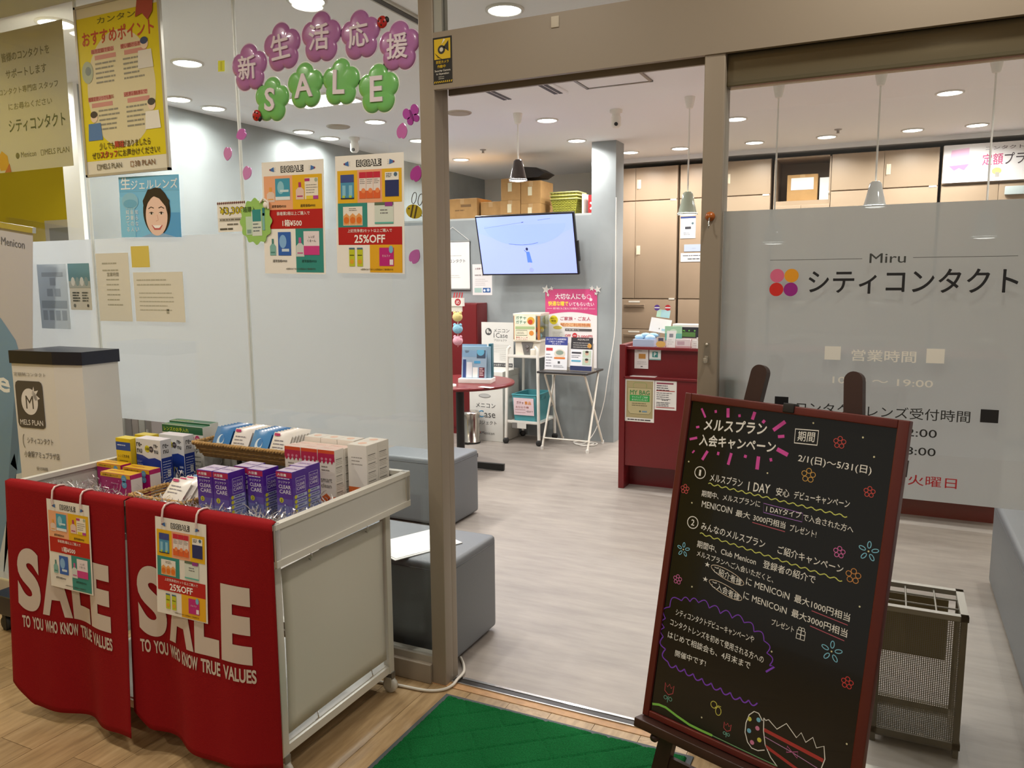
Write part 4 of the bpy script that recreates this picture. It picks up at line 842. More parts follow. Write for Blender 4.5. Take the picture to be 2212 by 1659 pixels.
# tinsel bedding in the tray
b = MB(); rd = random.Random(3); m_t1 = mat('#efeef0', .28, .75); m_t2 = mat('#b9aeb2', .25, .9)
for i in range(9500):
    x = rd.uniform(CX0+.03, CX1-.03); y = rd.uniform(CY0+.025, CY1-.03); front = max(0, 1-(y-CY0)/.22)
    z = .712 + rd.random()**1.4*(.06+.055*front)
    a, c, e = rd.uniform(0, 6.28), rd.uniform(-1.3, 1.3), rd.uniform(0, 6.28); L_ = rd.uniform(.014, .034); w_ = rd.uniform(.002, .0045)
    d = Vector((math.cos(a)*math.cos(c), math.sin(a)*math.cos(c), math.sin(c))); n_ = d.orthogonal().normalized(); n_.rotate(Matrix.Rotation(e, 3, d)); p = Vector((x, y, z))
    q2 = p + d*L_*.5 + n_*.003; q3 = p + d*L_; s_ = d.cross(n_).normalized()*w_/2
    pts_ = [p-s_, p+s_, q2+s_, q2-s_, q3+s_*.6, q3-s_*.6]
    lim = lambda v: Vector((min(max(v.x, CX0+.014), CX1-.014), min(max(v.y, CY0+.022), CY1-.014), max(v.z, .7085)))
    if any(x0 < v.x < x1 and y0 < v.y < y1 for v in pts_ for x0, x1, y0, y1 in OCC): continue
    b.add([lim(v) for v in pts_], [(0, 1, 2, 3), (3, 2, 4, 5)], m_t1 if rd.random() < .75 else m_t2)
tag(b.build('tinsel'), 'crumpled silver tinsel bedding in the cart tray', 'tinsel', kind='stuff')


# ================================================================ DISPLAY STAND AND BANNER BESIDE THE CART
st = thing('display_stand', 'white MELS PLAN brochure stand with a navy cap and wheeled base', 'stand', (-1.70, -.20, 0))
m_navy = mat('#14172b', .3); m_standw = mat('#dcd9d4', .22, coat=.4)
bp = [(-.140, -.125), (.10, -.105), (.235, -.075), (.235, .09), (-.140, .09)]
MB().vprism(bp, .17, 1.165, m_standw).build('body', st)
MB().vprism([(x*1.03, y*1.05) for x, y in bp], 1.165, 1.218, m_navy).build('cap', st)
MB().box((-.27, -.23, .085), (.26, .11, .17), m_navy, .006).build('base', st)
for sx in (-.23, .22):
    for sy in (-.19, .07): MB().lathe([(.008, -.012), (.03, -.012), (.03, .012), (.008, .012)], m_rub, n=18).box((-.012, -.03, -.014), (.012, .06, .014), m_rub).build('caster', st, loc=(sx, sy, .03), rot=(R(90), 0, 0))
P = Print(rough=.3)
P.text('定額制コンタクト', .03, 1.112, .215, 1.128, '#8f8b86', .004)
pts = [(.05, .893), (.175, .893), (.188, .9), (.19, .913), (.19, 1.07), (.186, 1.085), (.175, 1.092), (.05, 1.092), (.037, 1.085), (.032, 1.07), (.032, .913), (.037, .9)]
P.poly(pts, '#4b4648'); P.layer(); P.circle(.11, 1.005, .048, '#e2ddd8', 28, .056); P.poly([(.125, 1.04), (.14, 1.07), (.142, 1.05), (.165, 1.055), (.15, 1.035), (.172, 1.02), (.145, 1.01)], '#e2ddd8'); P.layer(); P.text('M', .088, .975, .132, 1.03, '#4b4648', .0); P.text('MELS PLAN', .045, .905, .178, .928, '#e6e1dc', .012)
P.build('logo_print', st, loc=(-.160, -.1285, 0), rot=(0, 0, math.atan2(.02, .24))); P = Print(rough=.3)
P.line([(.062+.012*math.cos(a), .835+.03*math.sin(a)) for a in [math.pi*.6+math.pi*.8*i/10 for i in range(11)]], .003, '#55524e'); P.text('シティコンタクト', .075, .826, .225, .852, '#5a5652', .008); P.text('小倉駅アミュプラザ店', .05, .765, .255, .793, '#5a5652', .008)
P.build('address_print', st, loc=(-.160, -.1285, 0), rot=(0, 0, math.atan2(.02, .24))); P = Print(rough=.3)
P.text('受付時間', .115, .712, .18, .728, '#7a7672', .004); P.text('10:00〜12:00', .095, .665, .225, .683, '#7a7672', .004); P.text('14:30〜18:00', .095, .63, .225, .648, '#7a7672', .004)
P.build('hours_print', st, loc=(-.160, -.1285, 0), rot=(0, 0, math.atan2(.02, .24)))
# roll-up banner of a person in blue
P = Print(.62, 1.72, '#b9b9c4', rough=.35); P.layer()
P.poly([(.02, .02), (.36, .02), (.52, .45), (.575, .85), (.56, 1.1), (.50, 1.22), (.40, 1.30), (.30, 1.36), (.02, 1.36)], '#6c93b8'); P.layer()
P.poly([(.40, .02), (.46, .3), (.52, .7), (.535, 1.0), (.49, .95), (.44, .5)], '#56799f'); P.poly([(.34, .02), (.61, .02), (.60, .62), (.50, .58), (.42, .3)], '#c9d3dd'); P.text('Menicon', .40, 1.64, .565, 1.675, '#5c6070', .008)
P.text('smile', .02, .96, .46, 1.06, '#e9eef2', .02); P.poly([(.46, .62), (.51, .60), (.49, .68)], '#2a2f52')
t = thing('banner_stand', 'tall banner of a person in blue clothes beside the brochure stand', 'banner', (-2.775, -.13, .0))
P.build('print', t, loc=(0, 0, .10), rot=(0, R(8), 0)); MB().box((-.02, -.06, .0), (.66, .06, .10), mat('#c9c9c6', .3, .5), .01).build('base', t); MB().box((-.01, -.008, 1.715), (.63, .008, 1.74), m_steel).build('top_rail', t, loc=(0, 0, .10), rot=(0, R(8), 0))
# ================================================================ EASEL CHALKBOARD, MAT, CABLE
def frame_matrix(c, yaw, tilt, roll, w, h):
    r = Vector((math.cos(yaw), math.sin(yaw), 0)); n0 = Vector((math.sin(yaw), -math.cos(yaw), 0))
    up = math.cos(tilt)*Vector((0, 0, 1)) - math.sin(tilt)*n0
    r2 = math.cos(roll)*r + math.sin(roll)*up; u2 = -math.sin(roll)*r + math.cos(roll)*up; n = r2.cross(u2)
    o = Vector(c) - w/2*r2 - h/2*u2; m = Matrix.Identity(4)
    for i in range(3): m[i][0] = r2[i]; m[i][1] = -n[i]; m[i][2] = u2[i]; m[i][3] = o[i]
    return m
BW, BH = .600, .934
FM = frame_matrix((1.21, -.303, .706), R(-17.308), R(10.558), R(-1.098), BW, BH)
es = thing('easel', 'dark brown wooden easel carrying the chalkboard outside the door', 'easel'); es.matrix_world = FM
m_leg = mat('#351c14', .4, noise=.15, scale=12, stretch=(1, 1, .15)); m_bframe = mat('#5b1d14', .38, noise=.2, scale=9, stretch=(1, 1, .2)); m_slate = mat('#12120f', .16, coat=.2)
inv = FM.inverted()
def floor_pt(s, y):
    """point of the leg line in the board's frame that meets the floor"""
    a, d = FM @ Vector((s, y, 0)), FM.to_3x3() @ Vector((0, 0, 1)); return -a.z/d.z
def easel_leg(s_top, t_top, s_bot, y, lift=.004):
    t0 = floor_pt(s_bot, y) + lift; b = MB()
    wd = .023; dirv = Vector((s_top-s_bot, t_top-t0)); L = dirv.length; dirv.normalize(); nn = Vector((dirv.y, -dirv.x))
    pts = [Vector((s_bot, t0))-nn*wd, Vector((s_bot, t0))+nn*wd]
    c = Vector((s_top, t_top))-dirv*wd
    pts += [c + wd*(math.cos(a)*nn + math.sin(a)*dirv) for a in [math.pi*i/10 for i in range(11)]]
    b.prism([(p.x, p.y) for p in pts], y-.012, y+.012, m_leg); return b.build('leg', es)
easel_leg(.197, 1.035, .046, .036, .017); easel_leg(.443, 1.040, .598, .036)
MB().bar((.32, .075, .80), inv @ Vector((1.30, -.055, .002)), .034, .022, m_leg).build('rear_leg', es)
MB().box((.03, .018, .80), (.60, .024, .84), m_leg).build('crossbar', es)
b = MB(); b.bar((.075, .036, -.12), (.575, .036, -.12), .035, .016, m_leg); b.build('stretcher', es)
# ledge with pegs
MB().box((-.004, -.045, -.028), (.604, .02, -.002), m_leg, .003).build('ledge', es)
for s_ in (.052, .55): MB().lathe([(.006, 0), (.012, -.008), (.013, -.018), (.009, -.026), (.002, -.029)], m_leg, n=16).build('peg', es, loc=(s_, -.0, -.046), rot=(R(-90), 0, 0))
bd = thing('chalkboard', 'black menu chalkboard with hand-drawn pink, white and yellow campaign lettering', 'chalkboard'); bd.matrix_world = FM
MB().box((.012, -.004, .012), (BW-.012, .010, BH-.012), m_slate).build('slate', bd)
fr = [((0, -.012, 0), (.020, .016, BH)), ((BW-.026, -.012, 0), (BW, .016, BH)), ((.0201, -.0115, 0), (BW-.0261, .0155, .018)), ((.0201, -.0115, BH-.022), (BW-.0261, .0155, BH))]
for a, c in fr: MB().box(a, c, m_bframe, .003).build('frame_side', bd)
MB().box((.292, -.016, .915), (.322, .018, .94), m_black, .003).build('clip', bd)
P = Print(rough=.8); P.k = 0; CW = '#e4e2dc'; PK = '#cf4aa0'; YE = '#c9cf6a'; PU2 = '#7c3fc0'
def hand(t, s0, t0, s1, t1, h, c=CW, bold=.012):
    sl = (t0-t1)/(s1-s0); P.text(t, s0, t0, s1, t0+h, c, bold, 2, slope=sl)
hand('メルスプラン', .068, .835, .252, .848, .034, bold=.032); hand('入会キャンペーン', .060, .790, .283, .804, .033, bold=.032)
P.line([(.3285, .876), (.3885, .880), (.3893, .843), (.3305, .840)], .0028, CW, closed=True); hand('期間', .337, .846, .381, .849, .026, bold=.008)
hand('2/1(日)〜5/31(日)', .346, .790, .528, .790, .023, bold=.01)
P.ring(.0755, .7155, .0165, .0024, CW); hand('1', .0725, .7065, .0785, .7065, .017)
hand('メルスプラン', .108, .698, .205, .699, .022); hand('1 DAY', .222, .694, .283, .697, .024); hand('安心', .300, .696, .336, .697, .022); hand('デビューキャンペーン', .348, .697, .488, .702, .021)
def wavy(x0, z0, x1, z1, c, n=16, a=.0028, w=.0026): P.line([(x0+(x1-x0)*i/80, z0+(z1-z0)*i/80+a*math.sin(2*math.pi*n*i/80)) for i in range(81)], w, c)
wavy(.105, .690, .486, .681, YE)
hand('期間中、メルスプランに', .089, .651, .262, .656, .018, bold=.008); hand('1 DAYタイプ', .280, .649, .374, .651, .017, bold=.012); hand('で入会された方へ', .379, .648, .505, .644, .018, bold=.008)
P.line([(.2706, .6693), (.3768, .6655), (.3781, .6438), (.274, .6457)], .0016, '#a070c0', closed=True)
hand('MENICOiN', .094, .622, .186, .622, .018, bold=.008); hand('最大', .197, .619, .239, .619, .018, bold=.008); hand('3000円相当', .248, .618, .337, .616, .018, bold=.01); hand('プレゼント!', .349, .614, .418, .612, .018, bold=.008); P.line([(.247, .613), (.338, .609)], .002, '#b85a6a')
P.ring(.0738, .5735, .0165, .0024, CW); hand('2', .069, .565, .079, .565, .017)
hand('みんなのメルスプラン', .101, .560, .290, .553, .022); hand('ご紹介キャンペーン', .325, .549, .494, .541, .022)
wavy(.100, .549, .495, .524, YE)
hand('期間中、Club Menicon', .096, .509, .272, .503, .020, bold=.008); hand('登録者の紹介で', .292, .503, .431, .498, .021, bold=.008)
hand('メルスプランへご入会いただくと、', .099, .485, .325, .471, .017, bold=.008)
for zc, t_ in ((.4575, 'ご紹介者様'), (.4165, 'ご入会者様')):
    P.line([(.197+.050*math.cos(a), zc-.012*math.cos(a)*.9+.0135*math.sin(a)) for a in [2*math.pi*i/28 for i in range(28)]], .0016, '#d8c8b4', closed=True); hand(t_, .156, zc-.003, .240, zc-.019, .019, bold=.008); hand('★', .127, zc+.006, .143, zc+.006, .014)
hand('に MENICOiN', .252, .447, .372, .440, .019, bold=.008); hand('最大1000円相当', .385, .440, .525, .431, .020, bold=.01); P.line([(.432, .431), (.522, .4225)], .002, '#b85a6a')
hand('に MENICOiN', .250, .409, .370, .402, .019, bold=.008); hand('最大3000円相当', .383, .402, .524, .392, .020, bold=.01); P.line([(.433, .393), (.519, .383)], .002, '#b85a6a')
hand('プレゼント', .335, .365, .395, .363, .016, bold=.008); P.frame(.403, .352, .424, .374, .002, CW); P.line([(.4135, .352), (.4135, .374)], .002, CW); P.line([(.403, .364), (.424, .364)], .002, CW); P.ring(.4095, .378, .004, .0016, CW, 10); P.ring(.4175, .378, .004, .0016, CW, 10)
hand('シティコンタクトデビューキャンペーンや', .059, .305, .295, .303, .0195, bold=.008); hand('コンタクトレンズを初めて使用される方への', .046, .273, .328, .260, .0195, bold=.008); hand('はじめて相談会も、4月末まで', .044, .236, .295, .233, .0195, bold=.008); hand('開催中です!', .074, .193, .170, .196, .018, bold=.008)
# speech bubble of scallops
bub = [(.345, .262), (.322, .318), (.262, .347), (.192, .350), (.124, .360), (.072, .350), (.038, .322), (.029, .286), (.030, .234), (.055, .170), (.109, .168), (.165, .162), (.222, .157), (.279, .153), (.327, .156)]
for i in range(len(bub)-1):
    a, c = Vector(bub[i]), Vector(bub[i+1]); n_ = 2 if (c-a).length > .045 else 1; mid = Vector((.18, .26))
    for k in range(n_):
        p, q = a.lerp(c, k/n_), a.lerp(c, (k+1)/n_); d = q-p; o_ = Vector((-d.y, d.x)); o_ = o_ if (p-mid).dot(o_) > 0 else -o_
        P.line([p + d*u + o_*.42*math.sin(math.pi*u) for u in [j/8 for j in range(9)]], .0026 if i < 8 else .0034, PU2)
P.line([(.345, .262), (.358, .262), (.338, .242)], .005, PU2)
# flowers, petals, tulips, butterfly, hill
def fl5(x, z, r, c, n=5, w=.0018, leaf=False):
    for k in range(n):
        a = math.pi/2+2*math.pi*k/n; P.ring(x+r*.62*math.cos(a), z+r*.62*math.sin(a), r*(.2 if leaf else .34), w, c, 12, r*(.2 if leaf else .34))
for x, z, r, c in ((.444, .8585, .016, '#c44a44'), (.0354, .661, .014, '#c4504e'), (.5296, .751, .014, '#c44a44'), (.479, .591, .015, '#d06aa8'), (.0505, .405, .014, '#cc6aa0'), (.378, .7635, .019, '#c99a4c'), (.519, .5425, .019, '#c98a4c'), (.539, .287, .015, '#c43c38')): fl5(x, z, r, c)
for x, z, r in ((.546, .610, .024), (.056, .492, .020), (.493, .348, .026)):
    for k in range(5):
        a = math.pi/2+2*math.pi*k/5; ca, sa = math.cos(a), math.sin(a)
        P.line([(x+(r*(.66+.34*math.cos(q)))*ca-.17*r*math.sin(q)*sa, z+(r*(.66+.34*math.cos(q)))*sa+.17*r*math.sin(q)*ca) for q in [2*math.pi*j/12 for j in range(12)]], .002, '#7fc3dc', closed=True)
    P.circle(x, z, .0022, '#d8d09a')
for x, z, s_ in ((.0705, .095, 1.0), (.255, .062, .72)):
    P.line([(x-.014*s_, z+.016*s_), (x-.013*s_, z-.006*s_), (x, z-.014*s_), (x+.013*s_, z-.006*s_), (x+.014*s_, z+.016*s_), (x+.006*s_, z+.006*s_), (x, z+.016*s_), (x-.006*s_, z+.006*s_)], .002, '#b8484c', closed=True)
    P.line([(x, z-.018*s_), (x, z-.036*s_)], .0016, '#6fae9c'); P.ring(x-.008*s_, z-.024*s_, .005*s_, .0014, '#6fae9c', 10); P.ring(x+.008*s_, z-.024*s_, .005*s_, .0014, '#6fae9c', 10)
P.ring(.209, .106, .009, .002, '#c5bf54', 14); P.ring(.224, .094, .008, .002, '#c5bf54', 14, .011); P.line([(.213, .100), (.222, .108), (.230, .108)], .0018, '#c5bf54')
hill = [(.024, .037), (.045, .043), (.068, .0435), (.105, .034), (.1455, .026), (.18, .0245), (.2165, .0245)]; P.line(hill, .0065, '#7fbf4c'); P.line([(.2165, .0245), (.2975, .0225), (.40, .021)], .0028, '#6f9a6a')
# cracked egg shells
P.line([(.349, .1253), (.353, .092), (.362, .060), (.38, .036), (.40, .0205)], .0024, CW); P.line([(.349, .1253), (.355, .121), (.362, .126), (.3863, .1112), (.4082, .1346), (.4376, .1104), (.4476, .127), (.4615, .1086), (.4769, .1273), (.4886, .106), (.5058, .1174), (.512, .088), (.506, .060), (.488, .036), (.47, .0205)], .0024, CW)
P.poly([(.3535, .101), (.3535, .092), (.508, .078), (.509, .0875)], '#a8362f'); P.poly([(.362, .062), (.365, .053), (.470, .0265), (.482, .031)], '#a8362f'); P.line([(.356, .080), (.43, .071), (.505, .058)], .0018, '#b98ab4'); P.line([(.432, .071), (.418, .081), (.418, .065), (.446, .078), (.446, .062)], .002, '#c05a94', closed=True)
P.line([(.3462, .1169), (.334, .1316), (.3216, .1316), (.3096, .118), (.304, .095), (.305, .070), (.315, .048), (.3282, .0376), (.345, .038), (.3625, .047)], .0024, CW)
for x, z, c in ((.312, .108, '#c9c54c'), (.336, .115, '#6fb0cc'), (.336, .093, '#c97a9c'), (.315, .078, '#6fb0cc'), (.345, .066, '#c9c54c'), (.327, .052, '#c97a9c')): P.circle(x, z, .0058, c)
# pink rays around the heading
ry = [((.0534, .895), (.069, .871), .006), ((.0968, .8956), (.099, .888), .007), ((.1335, .9055), (.137, .880), .009), ((.169, .893), (.171, .886), .007), ((.2124, .9054), (.208, .884), .009), ((.243, .887), (.238, .879), .008), ((.299, .891), (.270, .864), .010), ((.302, .853), (.285, .849), .008), ((.287, .8165), (.318, .806), .011), ((.0482, .844), (.050, .838), .010), ((.029, .803), (.052, .811), .007), ((.049, .774), (.043, .766), .005), ((.0895, .779), (.0767, .752), .008), ((.1229, .782), (.122, .773), .007), ((.161, .785), (.156, .752), .008), ((.2032, .787), (.202, .779), .008), ((.2395, .789), (.240, .754), .010), ((.273, .790), (.276, .782), .007)]
for a, c, w_ in ry: P.line([a, c], w_, PK)
for x, z in ((.3723, .8975), (.4974, .8794), (.5291, .8367), (.0354, .74), (.27, .7497), (.0629, .6272), (.0978, .3974), (.5433, .4745), (.3457, .2977), (.179, .0591), (.5568, .1446)): P.circle(x, z, .0024, '#cfc9a4', 8)
P.build('chalk_drawing', bd, loc=(0, -.0044, 0))

# green entrance mat with cut grooves
m_pile = mat('#0f5a2c', .95, noise=.35, scale=260, bump=.5, spec=.1, name='green_pile'); m_rubber = mat('#4c5256', .7)
mt = thing('door_mat', 'green ribbed entrance mat with a grey rubber border', 'mat', (.085, -1.34, 0))
MW, MD, bo = .90, 1.285, .018
MB().box((0, 0, 0), (MW, MD, .004), m_rubber, .0015).build('rubber_border', mt)
rd = random.Random(5); nx, ny = 190, 270; vs = []
def groove(x, y):
    a = (x*.78+y*.62); c = (-x*.62+y*.78); k = math.floor(c/.105); d1 = abs(c/.105-round(c/.105))*.105
    d2 = abs((a+.1*(k % 3))/.21-round((a+.1*(k % 3))/.21))*.21
    return min(d1, d2*1.0)
for i in range(nx+1):
    for j in range(ny+1):
        x = bo+(MW-2*bo)*i/nx; y = bo+(MD-2*bo)*j/ny; e = i in (0, nx) or j in (0, ny)
        g = groove(x, y); z = .012+rd.uniform(-.0009, .0009) - (.0045*math.exp(-(g/.0038)**2)); vs.append((x+rd.uniform(-.0008, .0008)*(not e), y+rd.uniform(-.0008, .0008)*(not e), .0045 if e else z))
MB().add(vs, [(i*(ny+1)+j, (i+1)*(ny+1)+j, (i+1)*(ny+1)+j+1, i*(ny+1)+j+1) for i in range(nx) for j in range(ny)], m_pile, True).build('pile', mt)
# white cable on the floor
def smooth(pts, n=8):
    P_ = [Vector(p) for p in pts]; out = []
    for i in range(len(P_)-1):
        p0, p1, p2, p3 = P_[max(i-1, 0)], P_[i], P_[i+1], P_[min(i+2, len(P_)-1)]
        for k in range(n):
            t_ = k/n; out.append(.5*((2*p1)+(p2-p0)*t_+(2*p0-5*p1+4*p2-p3)*t_**2+(3*p1-p0-3*p2+p3)*t_**3))
    return out+[P_[-1]]
tag(MB().tube(smooth([(-.24, -.10, .007), (-.109, -.085, .007), (.006, -.074, .007), (.060, -.045, .007), (.082, -.008, .011), (.081, .03, .0145), (.079, .07, .0145), (.066, .11, .009), (.035, .16, .007), (.0, .20, .007)]), .0055, mat('#d6d0c4', .45), 8).build('power_cable'), 'white power cable curling round the foot of the bronze door jamb', 'cable')
# ================================================================ INSIDE THE SHOP
m_seat = mat('#6e7276', .45, name='grey_leatherette', bump=.08, scale=300); m_locker = mat('#a08a72', .45, name='locker_beige'); m_kraft = mat('#a9824f', .75, noise=.06, scale=20)
def bench(label, x0, x1, y0, y1, h=.42, m_seat=m_seat):
    t = thing('bench', label, 'bench', ((x0+x1)/2, (y0+y1)/2, 0), group='grey padded benches'); w, d = (x1-x0)/2, (y1-y0)/2
    MB().box((-w, -d, .012), (w, d, h), m_seat, .022).build('cushion', t)
    b = MB(); pts = [(-w+.02, -d-.0005), (w-.02, -d-.0005), (w+.0005, -d+.02), (w+.0005, d-.02), (w-.02, d+.0005), (-w+.02, d+.0005), (-w-.0005, d-.02), (-w-.0005, -d+.02)]
    b.tube([(x, y, h-.03) for x, y in pts], .0018, mat('#55585c', .5), 5, True).build('seam', t)
    MB().box((-w+.03, -d+.03, 0), (w-.03, d-.03, .014), m_black).build('plinth', t); return t
bench('grey padded cube bench with a clipboard on it, just inside the window', -.62, .006, .105, .51)
bench('grey padded bench between the window and the round table', -1.42, -.865, 1.60, 1.98)
bench('long grey padded bench beyond the umbrella stand', 1.972, 2.62, .35, 1.97)
cb = thing('clipboard', 'white clipboard with paper lying on the grey bench', 'clipboard', (-.24, .255, .4215), (0, 0, R(-25)))
MB().box((-.115, -.16, 0), (.115, .16, .003), mat('#e9e7e2', .4)).build('board', cb); MB().box((-.105, -.15, .003), (.105, .14, .0045), mat('#f4f3ef', .6)).build('paper', cb)
MB().box((-.04, -.165, .003), (.04, -.14, .010), m_steel).tube([(-.03, -.165, .006), (-.02, -.19, .02), (.02, -.19, .02), (.03, -.165, .006)], .002, m_steel, 6).build('clip', cb)
# wire rack with packets near the window
rk = thing('wire_rack', 'low chrome wire rack of packets behind the window glass', 'rack', (-1.86, .32, 0)); b = MB()
for z in (.25, .5, .74):
    b.tube([(-.16, -.12, z), (.16, -.12, z), (.16, .12, z), (-.16, .12, z)], .004, m_chrome, 6, True)
    for k in range(9): b.tube([(-.16+.04*k, -.12, z), (-.16+.04*k, .12, z)], .002, m_chrome, 5)
b.build('shelves', rk)
for sx in (-.16, .16):
    for sy in (-.12, .12): MB().tube([(sx, sy, 0), (sx, sy, .80)], .006, m_chrome, 8).build('post', rk)
for k in range(6): tag(MB().box((-1.995+.047*k, .24, .745), (-1.953+.047*k, .40, .845+.012*(k % 2)), mat(('#b9aaa4', '#c9c4bd', '#9a8f8c')[k % 3], .4), .003).build('rack_packet'), ('mauve', 'pale grey', 'brown grey')[k % 3] + ' packet upright on the chrome wire rack', 'packet', 'packets on the wire rack')

# ---- round table group
tb = thing('round_table', 'round maroon table on a black pedestal beside the bench', 'table', (-1.56, 2.98, 0))
MB().lathe([(.40, .672), (.43, .676), (.435, .688), (.43, .70), (.40, .7005)], m_maroon, n=56).build('table_top', tb)
MB().lathe([(.032, .03), (.032, .672)], m_black, n=20).build('pedestal', tb)
for a in (10, 100, 190, 280): MB().bar((0, 0, .038), (.36*math.cos(R(a)), .36*math.sin(R(a)), .028), .05, .03, m_black).lathe([(.014, 0), (.014, .02)], m_black, (.345*math.cos(R(a)), .345*math.sin(R(a)), 0), 12).build('foot', tb)
br = thing('brochure_holder', 'white brochure holder with blue leaflets on the round table', 'holder', (-1.405, 2.975, .7005), (0, 0, R(12)))
MB().box((-.13, -.07, 0), (.13, .08, .035), m_plastic, .003).build('tray', br)
P = Print(.20, .27, '#9db6cc'); P.layer(); P.rect(0, .17, .2, .27, '#7fa3c2'); P.circle(.04, .225, .02, '#dfe8ee', rz=.026); P.rect(.12, .16, .19, .25, '#3c4c62', 1); P.circle(.15, .21, .03, '#5fa8c8', dk=2); P.rect(.01, .01, .035, .15, '#27407c', 2); P.rect(.04, .01, .085, .13, '#dfe3ea', 2); P.rect(.09, .01, .13, .09, '#f0f0ee', 2); P.rect(.14, .01, .185, .09, '#6a2c3c', 2); P.fine(.145, .18, .075, 4, .016, .007, '#e2c8c8', 2, dk=3); P.rect(.1, .12, .15, .14, '#4aa0d0', 3)
P.build('leaflets', br, loc=(-.115, -.03, .03), rot=(R(-8), 0, 0))
MB().box((-.115, .0, .03), (.115, .06, .28), mat('#8fb0c6', .3), .002).box((.095, .01, .03), (.12, .07, .30), mat('#1f5e6c', .35), .002).build('back_stack', br)
P = Print(.12, .05, '#e6e2da', thick=.0015); P.fine(.01, .10, .03, 2, .012, .004, '#a8a49c', 3); tag(P.build('note_slip', loc=(-1.27, 2.74, .7018), rot=(R(-90), 0, R(-12))), 'white paper slip lying near the edge of the round table', 'paper')
rack = thing('charm_rack', 'white pole rack on the round table hung with plush charms', 'rack', (-1.50, 2.70, .7005))
MB().lathe([(.06, 0), (.06, .012), (.012, .016), (.009, .02), (.009, .62)], m_plastic, n=24).build('pole', rack)
MB().box((-.10, -.004, .56), (.13, .004, .60), m_metalwhite).box((-.13, -.01, .60), (.145, .01, .66), mat('#e9e6e0', .4)).build('header', rack)
P = Print(); P.rect(.0, .0, .27, .06, '#f0ede6'); P.layer(); P.rect(.03, .008, .10, .05, '#24406c'); P.circle(.23, .03, .026, '#b8323a'); P.layer(); P.ctext('め', .23, .03, .03, '#f2e6e2', .02); P.rect(.13, .012, .17, .022, '#b8323a'); P.build('header_print', rack, loc=(-.13, -.0105, .60))
for k in range(4): MB().bar((.06+.022*k, -.002, .655), (.07+.022*k, -.002, .70), .008, .004, mat('#c23a3e', .5)).build('finial', rack)
MB().tube([(.10, -.008, .56), (.10, -.02, .30)], .0015, m_white, 5).build('string', rack)
for k, (c, n_) in enumerate((('#e2cf8a', 'yellow'), ('#8fc4dc', 'sky blue'), ('#e3a8b8', 'pink'))):
    ch = thing('plush_charm', '%s round plush charm hanging on the white pole rack' % n_, 'charm', (-1.400, 2.680, 1.222-.088*k), group='plush charms')
    MB().sphere((0, 0, 0), .040, mat(c, .9, bump=.6, scale=200), 18, (1, .75, .88)).build('body', ch); MB().sphere((-.024, 0, .030), .012, mat(c, .9), 10).sphere((.024, 0, .030), .012, mat(c, .9), 10).build('ears', ch); MB().tube([(.0, 0, .03), (0, 0, .048)], .002, m_white, 5).build('loop', ch)

# ---- maroon cabinet, waste bin, collection box
mc = thing('maroon_cabinet', 'tall maroon cabinet standing against the grey partition', 'cabinet', (-2.40, 4.295, 0))
MB().box((-.34, -.10, .06), (.35, .108, 1.27), m_maroon, .003).build('body', mc); MB().box((-.33, -.095, 0), (.34, .10, .06), m_maroon).build('plinth', mc); MB().box((-.33, -.108, .07), (.003, -.101, 1.26), m_maroon, .002).build('door', mc); MB().box((.007, -.108, .07), (.345, -.101, 1.26), m_maroon, .002).build('door', mc)
bn = thing('waste_bin', 'stainless steel pedal bin in front of the white collection box', 'bin', (-1.955, 3.875, 0))
MB().lathe([(.082, 0), (.083, .02), (.080, .022), (.080, .27)], mat('#b4aea6', .18, 1.0), n=32).build('body', bn); MB().lathe([(.084, .27), (.084, .283), (.07, .297), (.03, .303)], mat('#c4beb6', .2, 1.0), n=32).build('lid', bn); MB().box((-.025, -.105, .012), (.025, -.075, .02), m_black).build('pedal', bn); MB().lathe([(.085, 0), (.085, .015)], m_black, n=32).build('base_ring', bn)
cbx = thing('collection_box', 'white 1Case collection box with a grey slot below a notice board', 'box', (-1.862, 4.18, 0))
m_cw = mat('#d9d7d0', .5); MB().box((-.175, -.18, 0), (.172, .18, .60), m_cw, .004).build('body', cbx); MB().box((-.178, -.184, .60), (.175, .184, .655), m_cw, .004).build('lid', cbx)
P = Print(.35, .60); P.circle(.16, .425, .062, '#8b8b88', 24, .02); P.layer(); P.circle(.16, .427, .056, '#b9b9b6', 24, .015); P.build('slot_print', cbx, loc=(-.175, -.181, 0)); P = Print(); P.ctext('メニコン', .17, .335, .042, '#3a3a3c', .004); P.ctext('1Case', .165, .255, .065, '#3a3a3c', .0); P.ctext('プロジェクト', .165, .175, .036, '#3a3a3c', .004); P.layer(); P.ltext('C', .087, .222, .065, '#4f9fce', .0); P.build('front_print', cbx, loc=(-.175, -.181, 0)); P = Print(); P.circle(.10, .075, .016, '#5d6a64'); P.circle(.105, .08, .01, '#a84a44', dk=1); P.ltext('Menicon', .125, .062, .028, '#4a4a4a', .0)
P.build('logo_print', cbx, loc=(-.175, -.181, 0))
P = Print(.335, .44, '#dcdad4'); P.layer(); P.circle(.075, .35, .034, '#4c4c4c'); P.circle(.066, .355, .013, '#c9c7c0', dk=1, rz=.02); P.circle(.088, .345, .01, '#c9c7c0', dk=1); P.ltext('メニコン', .13, .345, .034, '#3f3f41', .004); P.ltext('1Case', .13, .295, .045, '#3f3f41', .0); P.ltext('プロジェクト', .13, .262, .021, '#5a5a5a', .004)
P.fine(.13, .30, .225, 5, .016, .003, '#b4b2ac', 3); P.ring(.105, .13, .018, .004, '#4c4c4c', 20); P.fine(.19, .30, .14, 4, .018, .004, '#a8a6a0', 5); P.rect(.06, .02, .325, .058, '#454547'); P.layer(); P.ctext('リサイクル空ケース回収中', .19, .039, .02, '#e6e4de', .004)
P.build('notice_board', cbx, loc=(-.145, .02, .655))

